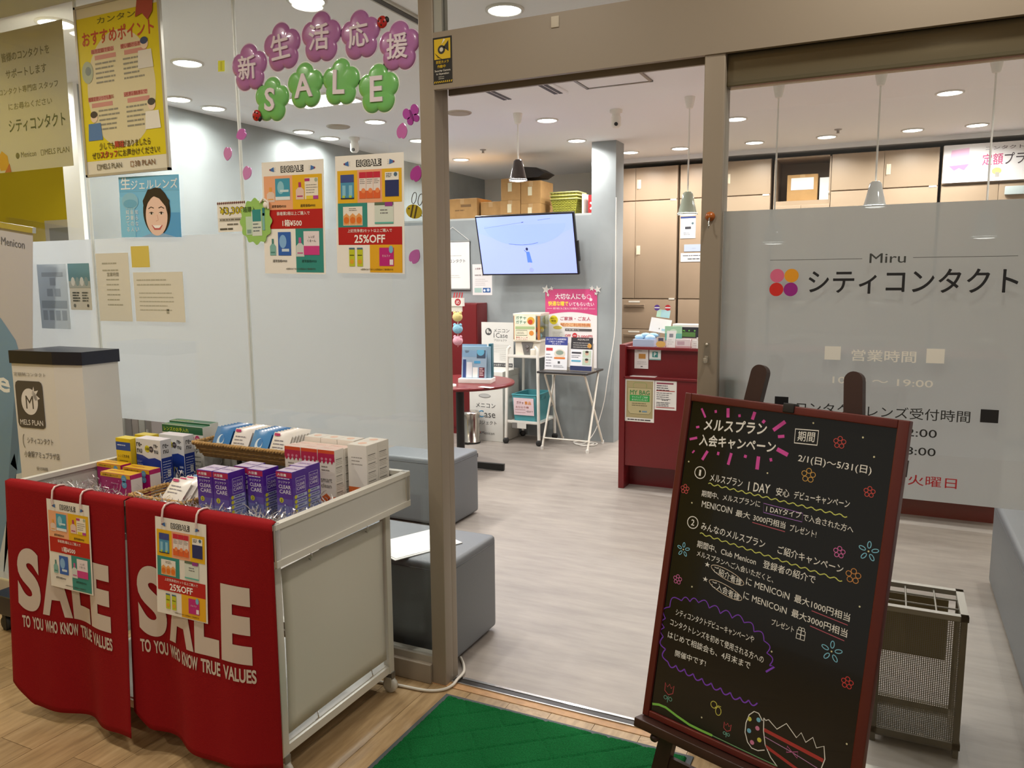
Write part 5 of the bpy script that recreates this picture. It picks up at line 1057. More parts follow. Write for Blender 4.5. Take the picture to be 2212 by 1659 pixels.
# ---- white trolley with capsule-toy machine
tr = thing('trolley', 'white two-tier trolley carrying the capsule toy machine', 'trolley', (-1.485, 4.165, 0)); m_tw = mat('#e6e3db', .35)
for sx in (-1, 1):
    for sy in (-1, 1):
        MB().tube([(sx*.165, sy*.185, .055), (sx*.150, sy*.175, .80), (sx*.145, sy*.172, .87), (sx*.12, sy*.172, .895)], .014, m_tw, 10).build('post', tr)
        MB().lathe([(.008, -.012), (.028, -.012), (.028, .012), (.008, .012)], m_rub, n=18).build('caster', tr, loc=(sx*.165, sy*.185, .028), rot=(R(90), 0, R(20)))
for z in (.20, .80): MB().box((-.155, -.18, z-.008), (.155, .18, z+.004), m_tw, .003).box((-.158, -.183, z), (.158, -.176, z+.02), m_tw).box((-.158, .176, z), (.158, .183, z+.02), m_tw).build('shelf', tr)
gm = thing('capsule_machine', 'cream capsule toy machine with a colourful card on the trolley', 'machine', (-1.475, 4.165, .804), (0, 0, R(8)))
m_gc = mat('#e0d9ca', .35); MB().box((-.115, -.12, 0), (.115, .14, .14), m_gc, .006).build('base', gm); MB().box((-.13, -.14, .36), (.13, .16, .385), m_gc, .006).build('cap', gm); MB().box((-.13, -.14, .13), (.13, .16, .15), m_gc, .004).build('tray', gm)
MB().box((-.125, -.135, .15), (.125, .155, .36), glass_mat('#e6ece8')).build('globe', gm)
MB().box((-.122, -.142, .15), (-.10, -.13, .36), mat('#c07a3c', .4)).build('edge_trim', gm); MB().box((.10, -.142, .15), (.122, -.13, .36), mat('#c07a3c', .4)).build('edge_trim', gm)
P = Print(.20, .24, '#e9e2c8'); P.layer(); P.circle(.06, .19, .055, '#dfe8d6', rz=.045); P.layer(); P.text('ガチャ', .015, .19, .11, .222, '#2f6a3c', .02); P.text('ガチャ', .015, .152, .11, .184, '#2f6a3c', .02); P.circle(.155, .18, .035, '#d9a63a'); P.circle(.15, .17, .022, '#c44a30', dk=1); P.rect(.01, .105, .19, .13, '#a9bd8a'); P.frame(.015, .05, .12, .095, .004, '#4a6a52'); P.fine(.025, .11, .075, 2, .012, .004, '#8a8a80', 2); P.circle(.16, .07, .022, '#d98a3a'); P.rect(.01, .006, .13, .04, '#f2ead6'); P.layer(); P.text('専用コインを', .014, .024, .126, .038, '#b03a2c', .02); P.text('お入れください', .014, .008, .126, .022, '#b03a2c', .02)
P.build('card', gm, loc=(-.115, -.146, .14))
MB().prism([(-.055, .125), (.055, .125), (.03, .012), (-.03, .012)], -.128, -.118, mat('#7f7d7a', .4, .4)).build('coin_plate', gm); MB().lathe([(.016, 0), (.016, .012), (.012, .018)], m_chrome, n=18).build('knob', gm, loc=(0, -.128, .09), rot=(R(90), 0, 0)); MB().lathe([(.008, 0), (.008, .01)], m_chrome, n=14).build('coin_button', gm, loc=(.004, -.128, .055), rot=(R(90), 0, 0)); MB().box((.035, -.160, .004), (.09, -.115, .07), m_gc, .01).build('chute', gm)
for k in range(14):
    rd = random.Random(k); MB().sphere((0, 0, 0), .026, mat(('#d86a4a', '#e3c24a', '#6fb0c8', '#d59ab0', '#8fb86a')[k % 5], .25), 12).build('toy_capsule', gm, loc=(-.085+.057*(k % 4), -.085+.058*((k//4) % 3)+.01*rd.random(), .178+.052*(k//8)))
tbk = thing('teal_basket', 'teal plastic basket with a pink sign on the trolley shelf', 'basket', (-1.475, 4.165, .2045)); m_teal = mat('#4f9aa2', .4)
b = MB(); w0, w1, d0, d1, hh = .10, .118, .15, .168, .25
for s_ in (-1, 1):
    b.add([(-w0, s_*d0, 0), (w0, s_*d0, 0), (w1, s_*d1, hh), (-w1, s_*d1, hh)], [(0, 1, 2, 3) if s_ < 0 else (3, 2, 1, 0)], m_teal)
    b.add([(s_*w0, -d0, 0), (s_*w0, d0, 0), (s_*w1, d1, hh), (s_*w1, -d1, hh)], [(0, 1, 2, 3) if s_ > 0 else (3, 2, 1, 0)], m_teal)
b.add([(-w0, -d0, 0), (w0, -d0, 0), (w0, d0, 0), (-w0, d0, 0)], [(0, 1, 2, 3)], m_teal); o = b.build('shell', tbk); so = o.modifiers.new('t', 'SOLIDIFY'); so.thickness = .004; so.offset = -1
MB().tube([(-w1, -d1, hh), (w1, -d1, hh), (w1, d1, hh), (-w1, d1, hh)], .007, m_teal, 8, True).build('rim', tbk); MB().tube([(w1-.004, -.05, hh-.055), (w1-.004, .05, hh-.055), (w1, .05, hh-.028), (w1, -.05, hh-.028)], .004, m_teal, 6, True).build('handle_rim', tbk)
P = Print(.2, .16, '#e6cdd2'); P.layer(); P.text('ガチャ', .03, .10, .10, .13, '#8a5a5a', .02); P.text('景品', .11, .10, .175, .13, '#d98a34', .03); P.text('おひとり様', .02, .065, .15, .085, '#a05a50', .015); P.frame(.015, .025, .115, .05, .003, '#9a6a6a'); P.text('1回まで', .125, .03, .19, .045, '#5a4a4a', .015); P.build('sign', tbk, loc=(-.10, -.166, .065), rot=(R(5), 0, 0))
P = Print(.14, .05, '#d9d6ce'); P.rect(.0, .0, .05, .05, '#7a7672'); tag(P.build('shelf_card', loc=(-1.585, 3.978, .150)), 'grey and white price card on the edge of the trolley shelf', 'card')

# ---- folding table with leaflet stands, pink poster
ft = thing('folding_table', 'small black-topped folding table on white crossed tube legs', 'table', (-1.035, 4.02, 0)); m_tube = mat('#e2ddd0', .35)
MB().box((-.235, -.20, .683), (.235, .21, .702), mat('#2e2c2d', .35), .006).build('table_top', ft)
for sx in (-1, 1):
    MB().tube([(sx*.212, -.135, .012), (sx*.205, .15, .665), (sx*.19, .165, .68)], .0095, m_tube, 10).build('leg', ft); MB().tube([(sx*.196, .31, .012), (sx*.186, -.13, .665), (sx*.17, -.15, .68)], .0095, m_tube, 10).build('leg', ft)
    for yy in (-.135, .31): MB().lathe([(.013, 0), (.013, .03)], m_plastic, (sx*(.212 if yy < 0 else .196), yy, 0), 12).build('foot_cap', ft)
    MB().lathe([(.012, -.012), (.012, .012)], m_steel, n=12).build('pivot', ft, loc=(sx*.2, .055, .37), rot=(0, R(90), 0))
MB().tube([(-.21, -.118, .10), (.21, -.118, .10)], .006, m_tube, 8).build('stretcher', ft); MB().tube([(-.17, -.15, .68), (.17, -.15, .68)], .0095, m_tube, 8).build('top_rail', ft); MB().tube([(-.19, .165, .68), (.19, .165, .68)], .0095, m_tube, 8).build('top_rail', ft)
def leaflet_stand(x, y, label, art, rz):
    t = thing('leaflet_stand', label, 'leaflet stand', (x, y, .7025), (0, 0, rz)); MB().box((-.108, -.02, 0), (.108, .075, .006), m_clear).box((-.108, .02, .006), (.108, .024, .24), m_clear).build('acrylic_holder', t)
    P = Print(.205, .285, '#e6e6ea'); P.layer(); art(P); P.build('leaflet', t, loc=(-.1025, -.012, .006), rot=(R(-6), 0, 0))
def la(P):
    P.rect(0, .215, .205, .285, '#34408c'); P.layer(); P.text('みんなのプラン会員様限定', .012, .258, .193, .274, '#e8e9f2', .01); P.text('ご紹介で全員に', .03, .238, .175, .252, '#e8e9f2', .01); P.text('プレゼント', .06, .220, .145, .234, '#e8e9f2', .01); P.rect(.01, .165, .07, .19, '#c0343c'); P.circle(.135, .14, .05, '#d8cfc0', rz=.04); P.layer(); P.circle(.135, .15, .035, '#8a9a8c', rz=.02); P.rect(.085, .095, .185, .11, '#d97a34'); P.fine(.01, .07, .13, 5, .025, .006, '#7a7a84', 2); P.rect(.12, .055, .14, .075, '#4a4a4c'); P.fine(.08, .19, .035, 2, .012, .004, '#8a8a90', 6)
def lb_(P):
    P.rect(0, .185, .205, .285, '#2e2b30'); P.rect(0, 0, .205, .04, '#2c3560'); P.layer(); P.text('AQUALOX', .06, .258, .17, .275, '#d8d4cc', .0); P.fine(.02, .19, .235, 3, .018, .006, '#a8a4a0', 3); P.circle(.175, .215, .02, '#d99a3a'); P.rect(.01, .145, .10, .16, '#3a3a40'); P.rect(.01, .075, .10, .09, '#5fa8c4'); P.fine(.01, .10, .125, 2, .014, .005, '#6a6a70', 4)
    for z in (.115, .05): P.rect(.115, z, .195, z+.06, '#b9c9b4'); P.circle(.155, z+.035, .017, '#c9a48c', dk=1); P.circle(.155, z+.048, .016, '#3a2c26', dk=2, rz=.01)
leaflet_stand(-1.135, 3.935, 'leaflet stand with a blue-headed leaflet on the folding table', la, R(4)); leaflet_stand(-.905, 3.945, 'leaflet stand with a dark AQUALOX leaflet on the folding table', lb_, R(-5))
pp = thing('pink_poster', 'pink headed upright poster about family referrals, fixed to the grey partition', 'poster', (-1.432, 4.392, .66))
P = Print(.51, .74, '#ece8e6'); P.layer(); P.poly([(0, .74), (0, .50)] + [(.51*i/16, .50+.03*math.sin(math.pi*i/16)) for i in range(17)] + [(.51, .74)], '#d0497f'); P.layer(); P.text('大切な人にも', .10, .645, .40, .70, '#f6eef0', .03); P.text('快適な瞳で', .03, .585, .23, .63, '#ecd838', .03); P.text('いてもらいたい', .24, .585, .48, .62, '#f6eef0', .025); P.text('紹介者にもご友人にも特典がございます', .08, .553, .42, .572, '#f3dfe6', .012); P.rect(.02, .56, .07, .5625, '#f3dfe6'); P.rect(.43, .56, .49, .5625, '#f3dfe6')
P.ring(.43, .67, .018, .004, '#f3dfe6'); P.circle(.45, .645, .014, '#f3dfe6'); P.circle(.085, .455, .042, '#e2cf2e'); P.layer(); P.text('紹介で', .055, .462, .115, .48, '#6a5a14', .015); P.text('限定', .062, .435, .11, .455, '#6a5a14', .02)
P.text('ご家族・ご友人', .15, .452, .45, .488, '#b8455c', .02); P.rect(.15, .395, .45, .43, '#e6b98a'); P.layer(); P.text('紹介ご利用特典', .155, .398, .445, .427, '#c4602c', .015); P.rect(.20, .355, .46, .378, '#55504e'); P.layer(); P.text('お友達にも', .21, .36, .34, .374, '#e6e2de', .006); P.text('OFF', .20, .30, .255, .325, '#c4323c', .02); P.circle(.295, .315, .024, '#c9242e'); P.text('3,000円', .325, .29, .465, .322, '#c4323c', .02); P.text('進呈', .28, .308, .31, .322, '#f2dede', .02, dk=1)
P.circle(.12, .385, .06, '#f0ece2', rz=.03); P.rect(.06, .30, .19, .39, '#ecebe4', 1); P.fine(.075, .175, .34, 4, .014, .004, '#a8a49c', 4, dk=2); P.circle(.125, .385, .045, '#dcc85a', dk=3, rz=.016)
P.build('board', pp)
def star(r): return [(r*(1 if i % 2 == 0 else .42)*math.sin(math.pi*i/5), r*(1 if i % 2 == 0 else .42)*math.cos(math.pi*i/5)) for i in range(10)]
for x, z, r_, ro in ((.01, .735, .045, 10), (.065, .745, .022, -8), (.46, .745, .026, 5), (.515, .735, .038, -12), (.03, .685, .018, 20), (.50, .70, .02, 8)): MB().prism(star(r_), -.006, -.002, mat('#d9d6d0', .3)).build('star', pp, loc=(x, -.001, z), rot=(0, R(ro), 0))
# cords on the column and floor
tag(MB().tube(smooth([(-.752, 4.392, 2.2), (-.752, 4.39, 1.8), (-.748, 4.385, 1.35), (-.752, 4.38, 1.0), (-.80, 4.34, .60), (-.835, 4.335, .36), (-.90, 4.30, .12), (-.97, 4.22, .012), (-1.06, 4.20, .008), (-1.0, 4.15, .008), (-.88, 4.17, .008), (-.87, 4.26, .012), (-1.0, 4.28, .014), (-1.08, 4.22, .012), (-.95, 4.12, .010), (-.88, 4.2, .018), (-1.02, 4.24, .02), (-1.14, 4.30, .010)]), .004, m_white, 6).build('coiled_cable'), 'white cord hanging down the column and coiled under the folding table', 'cord')

# ---- TV, notice and hanging banner on the partition
tv = thing('television', 'wall-mounted television showing a pale blue picture of a small figure', 'television', (-1.51, 4.21, 1.53), (R(15), 0, 0))
MB().box((-.482, -.0, 0), (.482, .035, .552), mat('#111018', .3), .004).build('housing', tv); MB().box((-.25, .035, .12), (.25, .065, .44), m_black).bar((0, .05, .28), (0, .2, .23), .10, .08, m_black).build('wall_bracket', tv); MB().box((.482, .005, .12), (.497, .03, .30), m_black).build('side_bar', tv)
def scr(c, e=1.0): return mat(c, .25, 0, e)
P = Print(); P.col = lambda c: c if not isinstance(c, str) else scr(c, .62)
P.rect(-.468, .014, .468, .538, '#94a3f2'); P.layer(); P.poly([(-.468, .40), (-.2, .30), (.0, .27), (.2, .30), (.468, .42), (.468, .538), (-.468, .538)], '#8fa2f0'); P.layer(); P.poly([(.40*math.cos(a), .46+.19*math.sin(a)) for a in [math.pi+math.pi*i/24 for i in range(25)]], '#8a9fee'); P.layer()
P.line([(-.40, .44), (-.2, .462), (-.02, .48)], .003, '#6f80d8'); P.line([(.14, .495), (.26, .505)], .003, '#5a6ac0'); P.line([(-.02+.0, .48), (.0, .483)], .005, '#2f3a78'); P.line([(-.17, .292), (-.10, .282), (-.03, .279), (.05, .283), (.12, .296)], .003, '#35448c')
x0 = .01; P.poly([(x0-.016, .215), (x0+.016, .215), (x0+.034, .115), (x0-.012, .118)], '#4f74d2'); P.circle(x0-.006, .24, .012, '#20264a', 14, .014); P.line([(x0-.012, .21), (x0-.034, .232)], .005, '#4060b0'); P.line([(x0+.008, .118), (x0+.016, .075)], .01, '#9fa0dc'); P.circle(x0+.018, .048, .022, '#8a94e0', rz=.02)
P.build('screen', tv, loc=(0, -.0015, 0))
P = Print(.213, .297, '#e8e4e2'); P.layer(); P.text('お客様へのお願い', .03, .245, .185, .262, '#7a3a3c', .006); P.text('営業日程', .025, .185, .095, .198, '#5a3a3c', .01); P.text('変更のお知らせ', .105, .185, .20, .198, '#5a3a3c', .01); P.fine(.03, .18, .15, 4, .018, .004, '#b8b2b2', 2); P.rect(.02, .025, .10, .07, '#a8c4bc'); P.rect(.112, .025, .195, .07, '#2f5f9c'); P.circle(.13, .045, .012, '#dfe6ee', dk=1); P.circle(.17, .05, .015, '#c9d8ea', dk=1)
tag(P.build('wall_notice', loc=(-2.208, 4.408, 1.342)), 'white A4 notice on the grey partition beside the television', 'notice')
hb = thing('hanging_banner', 'white hanging banner on strings beside the television', 'banner', (-2.60, 4.39, 1.40)); P = Print(.372, .465, '#e9e7e4'); P.layer(); P.text('シティコンタクト', .03, .255, .325, .29, '#4a4a4c', .006); P.fine(.05, .3, .32, 1, .01, .006, '#b9b7b2', 3); P.fine(.06, .3, .13, 2, .02, .006, '#c4c2bc', 5); P.build('sheet', hb); MB().box((-.005, -.006, .458), (.378, .006, .472), m_steel).build('top_bar', hb); MB().tube([(.005, 0, .47), (.186, .004, .60), (.368, 0, .47)], .002, m_white, 5).build('string', hb); MB().box((-.003, -.005, -.006), (.375, .005, .006), m_steel).build('bottom_bar', hb)

# ---- cartons and baskets stored on the partition ledge
def kraft(label, x0, x1, y0, y1, z0, h, tag_=None, printed=False):
    t = thing('cardboard_box', label, 'box', ((x0+x1)/2, (y0+y1)/2, z0), group='cardboard boxes stored above the partition'); w, d = (x1-x0)/2, (y1-y0)/2
    MB().box((-w, -d, 0), (w, d, h), m_kraft, .002).build('carton', t); MB().box((-.022, -d-.0008, h-.05), (.022, d+.0008, h+.0008), mat('#b59263', .35)).build('tape', t)
    if tag_: MB().box((-w*.28, -d-.0016, h*tag_-.04), (w*.12, -d-.0004, h*tag_+.04), mat('#d8cfae', .6)).build('label', t)
    if printed: P = Print(); P.rect(w*.9, h*.6, w*1.6, h*.72, '#7a5a34'); P.fine(w*.5, w*1.2, h*.42, 1, .01, .012, '#7a5a34', 3); P.build('print', t, loc=(-w, -d-.0005, 0))
    return t
ZL = 2.0785
kraft('low cardboard box with printed flaps, at the wall end of the ledge', -2.56, -2.23, 4.56, 4.88, ZL, .205, None, True)
kraft('flat cardboard box pressed between the printed box and the tall stack', -2.21, -1.99, 4.60, 4.88, ZL, .165)
kraft('lower box of the tall stack, nearer the printed box', -1.985, -1.772, 4.58, 4.88, ZL, .165, .55); kraft('upper box of the tall stack, nearer the printed box', -1.975, -1.770, 4.58, 4.88, ZL+.1655, .205, .6)
kraft('lower box of the tall stack, nearer the yellow baskets', -1.766, -1.560, 4.58, 4.88, ZL, .125, .4); kraft('upper box of the tall stack, nearer the yellow baskets', -1.764, -1.558, 4.58, 4.88, ZL+.1255, .21, .55)
tag(MB().prism([(-1.86, 2.451), (-1.60, 2.451), (-1.53, 2.49), (-1.62, 2.54), (-1.75, 2.555), (-1.85, 2.51)], 4.62, 4.86, mat('#2a2524', .7)).build('dark_bag'), 'folded black bag on top of the tall stack of boxes', 'bag')
m_lime = mat('#8f8c2e', .5)
for k in range(3):
    bs = thing('yellow_basket', 'nested olive yellow plastic basket on the ledge, ' + ('bottom', 'middle', 'top')[k] + ' one', 'basket', (-1.34, 4.73, ZL+.0025+.030*k), group='nested yellow baskets'); b = MB(); w0, w1, d0, d1, hh = .105, .135, .085, .11, .155
    b.add([(-w0, -d0, 0), (w0, -d0, 0), (w0, d0, 0), (-w0, d0, 0)], [(0, 1, 2, 3)], m_lime)
    for r_ in range(7):
        u0, u1 = r_/7, (r_+.62)/7
        f_ = lambda a, c, u: a+(c-a)*u
        for q in range(4):
            pts = []
            for u in (u0, u1):
                w_, d_ = f_(w0, w1, u), f_(d0, d1, u); per = [(-w_, -d_), (w_, -d_), (w_, d_), (-w_, d_)]; pts += [per[q]+(hh*u,), per[(q+1) % 4]+(hh*u,)]
            b.add(pts, [(0, 1, 3, 2)], m_lime)
    for q in range(4):
        per0 = [(-w0, -d0), (w0, -d0), (w0, d0), (-w0, d0)]; per1 = [(-w1, -d1), (w1, -d1), (w1, d1), (-w1, d1)]
        for s_ in range(8):
            u, v = s_/8, (s_+.35)/8; L_ = lambda P_, t_: (P_[q][0]+(P_[(q+1) % 4][0]-P_[q][0])*t_, P_[q][1]+(P_[(q+1) % 4][1]-P_[q][1])*t_)
            b.add([L_(per0, u)+(0,), L_(per0, v)+(0,), L_(per1, v)+(hh,), L_(per1, u)+(hh,)], [(0, 1, 2, 3)], m_lime)
    o = b.build('lattice', bs); so = o.modifiers.new('t', 'SOLIDIFY'); so.thickness = .003
    W1, D1 = w1+.0045, d1+.0045; MB().tube([(-W1, -D1, hh), (W1, -D1, hh), (W1, D1, hh), (-W1, D1, hh)], .0055, mat('#c9c478', .5), 8, True).build('rim', bs)
tag(MB().box((-1.175, 4.66, ZL), (-1.155, 4.84, ZL+.20), mat('#d8d2c8', .5), .003).build('white_board'), 'thin white board upright beside the yellow baskets', 'board')
rb = thing('red_box', 'red box with a white cross band at the column end of the ledge', 'box', (-1.07, 4.76, ZL)); MB().box((-.06, -.05, 0), (.06, .05, .19), mat('#a01f24', .4), .003).build('carton', rb); MB().bar((-.04, -.0515, .06), (.04, -.0515, .12), .016, .001, m_white).bar((-.04, -.0515, .12), (.04, -.0515, .06), .016, .001, m_white).build('cross_band', rb)

# ---- locker wall
LY = 5.55
m_lab = mat('#e2dccd', .5)
def leaf(p, x0, x1, z0, z1, handle=None, n='door'):
    o = MB().box((x0+.0015, -.018, z0+.003), (x1-.0015, 0, z1-.003), m_locker, .002).build(n, p)
    if handle == 'pull': MB().box((x0+.02, -.021, (z0+z1)/2-.045), (x0+.055, -.0175, (z0+z1)/2+.045), mat('#d9cbb2', .35), .002).box((x0+.020, -.034, (z0+z1)/2-.045), (x0+.026, -.0178, (z0+z1)/2+.045), mat('#d9cbb2', .35)).build('handle', o)
    if handle == 'cup': c = (x0+x1)/2; MB().box((c-.11, -.0205, z1-.095), (c+.11, -.0175, z1-.055), m_locker, .002).box((c-.105, -.036, z1-.066), (c+.105, -.019, z1-.060), m_locker).box((c-.105, -.036, z1-.074), (c+.105, -.033, z1-.060), m_locker).build('handle', o); MB().box((c-.06, -.0195, z1-.035), (c+.06, -.0178, z1-.018), m_lab).build('label_slot', o)
    return o
def locker(label, x0, x1, upper=True, openup=False, lowerdoors=True):
    t = thing('locker', label, 'locker', ((x0+x1)/2, LY, 0), group='beige steel lockers along the back'); w = (x1-x0)/2
    MB().box((-w, .0, .08), (w, .42, 2.60), m_locker).build('carcass', t) if not openup else MB().box((-w, .0, .08), (w, .42, 2.20), m_locker).box((-w, .40, 2.2), (w, .42, 2.6), m_locker).box((-w, 0, 2.585), (w, .42, 2.60), m_locker).box((-w, 0, 2.2), (-w+.015, .42, 2.6), m_locker).box((w-.015, 0, 2.2), (w, .42, 2.6), m_locker).build('carcass', t)
    MB().box((-w, .01, 0), (w, .4, .08), m_black).build('plinth', t)
    if not openup: leaf(t, -w, 0, 2.272, 2.597); leaf(t, 0, w, 2.272, 2.597, 'pull')
    top = 2.268 if not openup else 2.16
    leaf(t, -w, 0, 1.285, top); leaf(t, 0, w, 1.285, top, 'pull')
    for z in (.97, .66, .35, .085): leaf(t, -w, w, z, z+(.31 if z > .3 else .262), 'cup', 'drawer')
    for z in (2.268, 1.285): MB().box((w-.07, -.0215, z-.009), (w-.01, -.0182, z+.006), m_lab).build('number_plate', t)
    return t
locker('beige locker unit beside the grey column', -1.352, -.492)
locker('beige locker unit carrying notices behind the register', -.468, .392)
locker('beige locker unit with an open upper bay of boxes', .420, .918, openup=True)
locker('beige locker unit between the open bay and the pink sign', .922, 1.788)
locker('beige locker unit under the pink lettered sign', 1.812, 2.67)
struct(MB().box((-1.4, 5.535, 2.650), (2.95, 6.3, HC), m_ceil).build('trim_locker_top')); struct(MB().box((-1.4, 5.975, 0), (2.95, 6.0, 2.6), m_white).build('wall_locker_back'))
kb = kraft('cardboard box with a white label in the open locker bay', .53, .80, 5.62, 5.86, 2.205, .24, None); MB().box((-.10, -.1225, .10), (.10, -.1205, .21), mat('#d6d6d2', .5)).build('label', kb)
tag(MB().box((.815, 5.64, 2.205), (.90, 5.86, 2.41), mat('#d0d2d0', .5), .003).build('white_file_box'), 'white file box beside the cardboard box in the open bay', 'box')
sg = thing('pink_sign', 'wide white sign with pink lettering 定額プラン over the lockers', 'sign', (1.815, LY-.048, 2.285)); MB().box((0, 0, 0), (.86, .012, .315), mat('#e9e6e6', .4)).build('board', sg)
P = Print(); P.poly([(.045, .14), (.06, .27), (.19, .285), (.195, .14), (.16, .10), (.12, .12), (.085, .10)], '#e7b6d4'); P.poly([(.045, .14), (.195, .15), (.16, .10), (.12, .12), (.085, .10)], '#cf7ab2', 1); P.text('コンタクトレンズの', .31, .255, .82, .285, '#5a5056', .006); P.text('定額', .29, .13, .44, .225, '#c8487a', .012); P.text('プラン', .45, .13, .68, .225, '#4a4046', .012); P.circle(.40, .08, .035, '#d9d27a', rz=.028); P.rect(.39, .03, .42, .07, '#a9a49c', 1); P.fine(.27, .36, .06, 2, .015, .004, '#b8b4b0', 2); P.frame(.018, .06, .04, .085, .004, '#4a4a4a'); P.rect(.2, .04, .24, .07, '#b4b4b0'); P.build('print', sg, loc=(0, -.0006, 0))
def magnet(n, x, z, w, h, label, cat, art, paper='#e4e2dd'): P = Print(w, h, paper, .003); P.layer(); art(P); return tag(P.build(n, loc=(x, LY-.0215, z)), label, cat)
magnet('notice_magnet', -.455, 1.882, .150, .214, 'white notice with a dark blue head on the locker behind the register', 'notice', lambda P: (P.rect(0, .195, .15, .214, '#2e3c6a'), P.rect(.045, .09, .105, .115, '#3a3a40'), P.fine(.03, .12, .05, 2, .015, .005, '#77777a', 2), P.circle(.12, .145, .012, '#55666a'), P.fine(.04, .11, .17, 1, .01, .004, '#8a8a8a', 5)))
magnet('label_magnet', -.415, 1.752, .20, .07, 'pale blue blank label strip on the locker', 'label', lambda P: P.fine(.08, .13, .03, 1, .01, .004, '#9aa4b4', 2), '#aab4c4')
magnet('label_magnet', -.447, 1.652, .22, .085, 'white label strip with two lines of print on the locker', 'label', lambda P: (P.fine(.02, .2, .055, 1, .01, .009, '#6a6a70', 2, .05), P.fine(.07, .19, .022, 1, .01, .010, '#55555a', 3, .1)))
tag(MB().box((2.285, LY-.05, 2.165), (2.60, LY-.02, 2.235), mat('#b9c4c4', .35), .006).build('tissue_strip'), 'pale blue plastic strip on the locker below the pink sign', 'strip')

# ---- service counter
ct = thing('service_counter', 'long maroon service counter with a dark plinth and a ledge', 'counter', (-.22, 2.93, 0))
MB().box((.03, .0, .17), (2.33, .05, .795), m_maroon, .002).build('lower_front', ct); MB().box((.03, .06, .79), (2.33, .11, 1.0), m_maroon).build('upper_front', ct); MB().box((.02, -.012, .795), (2.335, .08, .812), m_maroon, .003).build('ledge', ct); MB().box((.02, .02, 1.0), (2.335, .55, 1.02), mat('#7a2328', .2), .003).build('counter_top', ct); MB().box((-.012, -.012, .0), (.03, .55, 1.035), m_maroon, .003).build('end_panel', ct); MB().box((.03, .13, 0), (2.33, .5, .18), m_maroon).build('plinth', ct); MB().box((2.30, .05, .17), (2.335, .55, 1.0), m_maroon).build('end_panel', ct)
P = Print(.211, .30, '#e6e2da'); P.layer(); P.rect(.01, .028, .201, .29, '#a8996f'); P.layer(); P.poly([(.02, .24), (.192, .24), (.192, .08), (.172, .055), (.04, .055), (.02, .08)], '#b7aa80'); P.line([(.02, .24), (.192, .24), (.192, .08), (.172, .055), (.04, .055), (.02, .08)], .002, '#6a6a44', closed=True); P.line([(.06, .24), (.06, .268), (.072, .278), (.145, .278), (.155, .268), (.155, .24)], .004, '#8a9a5c'); P.layer(); P.text('MY BAG', .036, .193, .178, .225, '#2f7a3c', .03); P.rect(.034, .145, .178, .19, '#2f9a48'); P.layer(); P.text('マイバッグ ご持参', .05, .168, .165, .183, '#d6ead6', .004); P.text('ありがとうございます', .05, .15, .165, .164, '#d6ead6', .004); P.fine(.05, .16, .128, 2, .014, .005, '#6a6444', 3); P.circle(.11, .075, .007, '#55624a'); P.rect(.125, .07, .16, .08, '#6a8aa0'); P.fine(.02, .19, .01, 1, .01, .008, '#4a4448', 4, .1)
tag(P.build('bag_poster', loc=(-.190, 2.9285, .492)), 'MY BAG poster with a green-lettered paper bag on the counter front', 'poster')
P = Print(.152, .203, '#e8e4de'); P.layer(); P.rect(.012, .180, .13, .19, '#8a3048'); P.fine(.012, .12, .165, 3, .015, .006, '#55505a', 2); P.rect(.01, .13, .14, .136, '#a8403c'); P.fine(.012, .13, .115, 4, .014, .005, '#6a666a', 3); P.fine(.05, .1, .065, 1, .01, .005, '#444444', 4); P.fine(.012, .13, .048, 3, .011, .005, '#5a5658', 5); P.rect(.01, .014, .14, .02, '#a8403c')
tag(P.build('price_notice', loc=(.024, 2.9285, .588)), 'white notice with red rules beside the MY BAG poster', 'notice')
P = Print(.10, .135, '#dfd8d6'); P.layer(); P.rect(.03, .07, .08, .105, '#b8823c'); P.fine(.02, .07, .122, 1, .01, .004, '#8a8488', 2); P.fine(.02, .09, .045, 2, .014, .004, '#b4aeae', 3); P.rect(.045, .012, .06, .018, '#44404a'); tag(P.build('card_notice', loc=(-.142, 2.985, .863)), 'white card notice showing a gold card on the counter front', 'notice')
P = Print(.083, .072, '#e4e8e6'); P.layer(); P.rect(.022, .018, .062, .058, '#3c8c8a'); P.layer(); P.text('P', .033, .024, .051, .052, '#eef2f0', .02); P.rect(0, 0, .083, .008, '#8ab4b0'); tag(P.build('point_card', loc=(-.036, 2.985, .928)), 'small white card with a teal P mark on the counter front', 'card')
P = Print(.18, .066, '#e3dcd8', .002); P.fine(.03, .15, .045, 2, .018, .005, '#b9b2b0', 2); tag(P.build('paper_sheet', loc=(-.155, 2.921, .8138), rot=(R(-90), 0, 0)), 'paper sheet lying on the counter ledge', 'paper')
ZT = 1.0205
b_ = thing('blue_tray', 'pale blue plastic tray heaped with soft packs on the counter', 'tray', (-.075, 3.02, ZT)); m_pb = mat('#b3c0dc', .4); MB().vprism([(-.075, -.055), (.075, -.055), (.08, .06), (-.08, .06)], 0, .05, m_pb).build('tray', b_)
for k, (x, y, c) in enumerate(((-.04, 0, '#a9cfe6'), (.0, .01, '#9cc4e4'), (.035, -.005, '#b6d4ea'), (.05, .02, '#8fbce0'))): MB().sphere((x, y, .062+.012*(k % 2)), .035, mat(c, .5), 12, (1.1, .8, .55)).build('soft_pack', b_)
P = Print(.055, .07, '#cfc0b4', .004); P.rect(.01, .035, .045, .065, '#55506a'); P.layer(); P.circle(.0275, .022, .034, '#e0b262', rz=.022); tag(P.build('yellow_tag', loc=(.025, 2.955, ZT)), 'small stand card with a yellow oval tag on the counter', 'card')
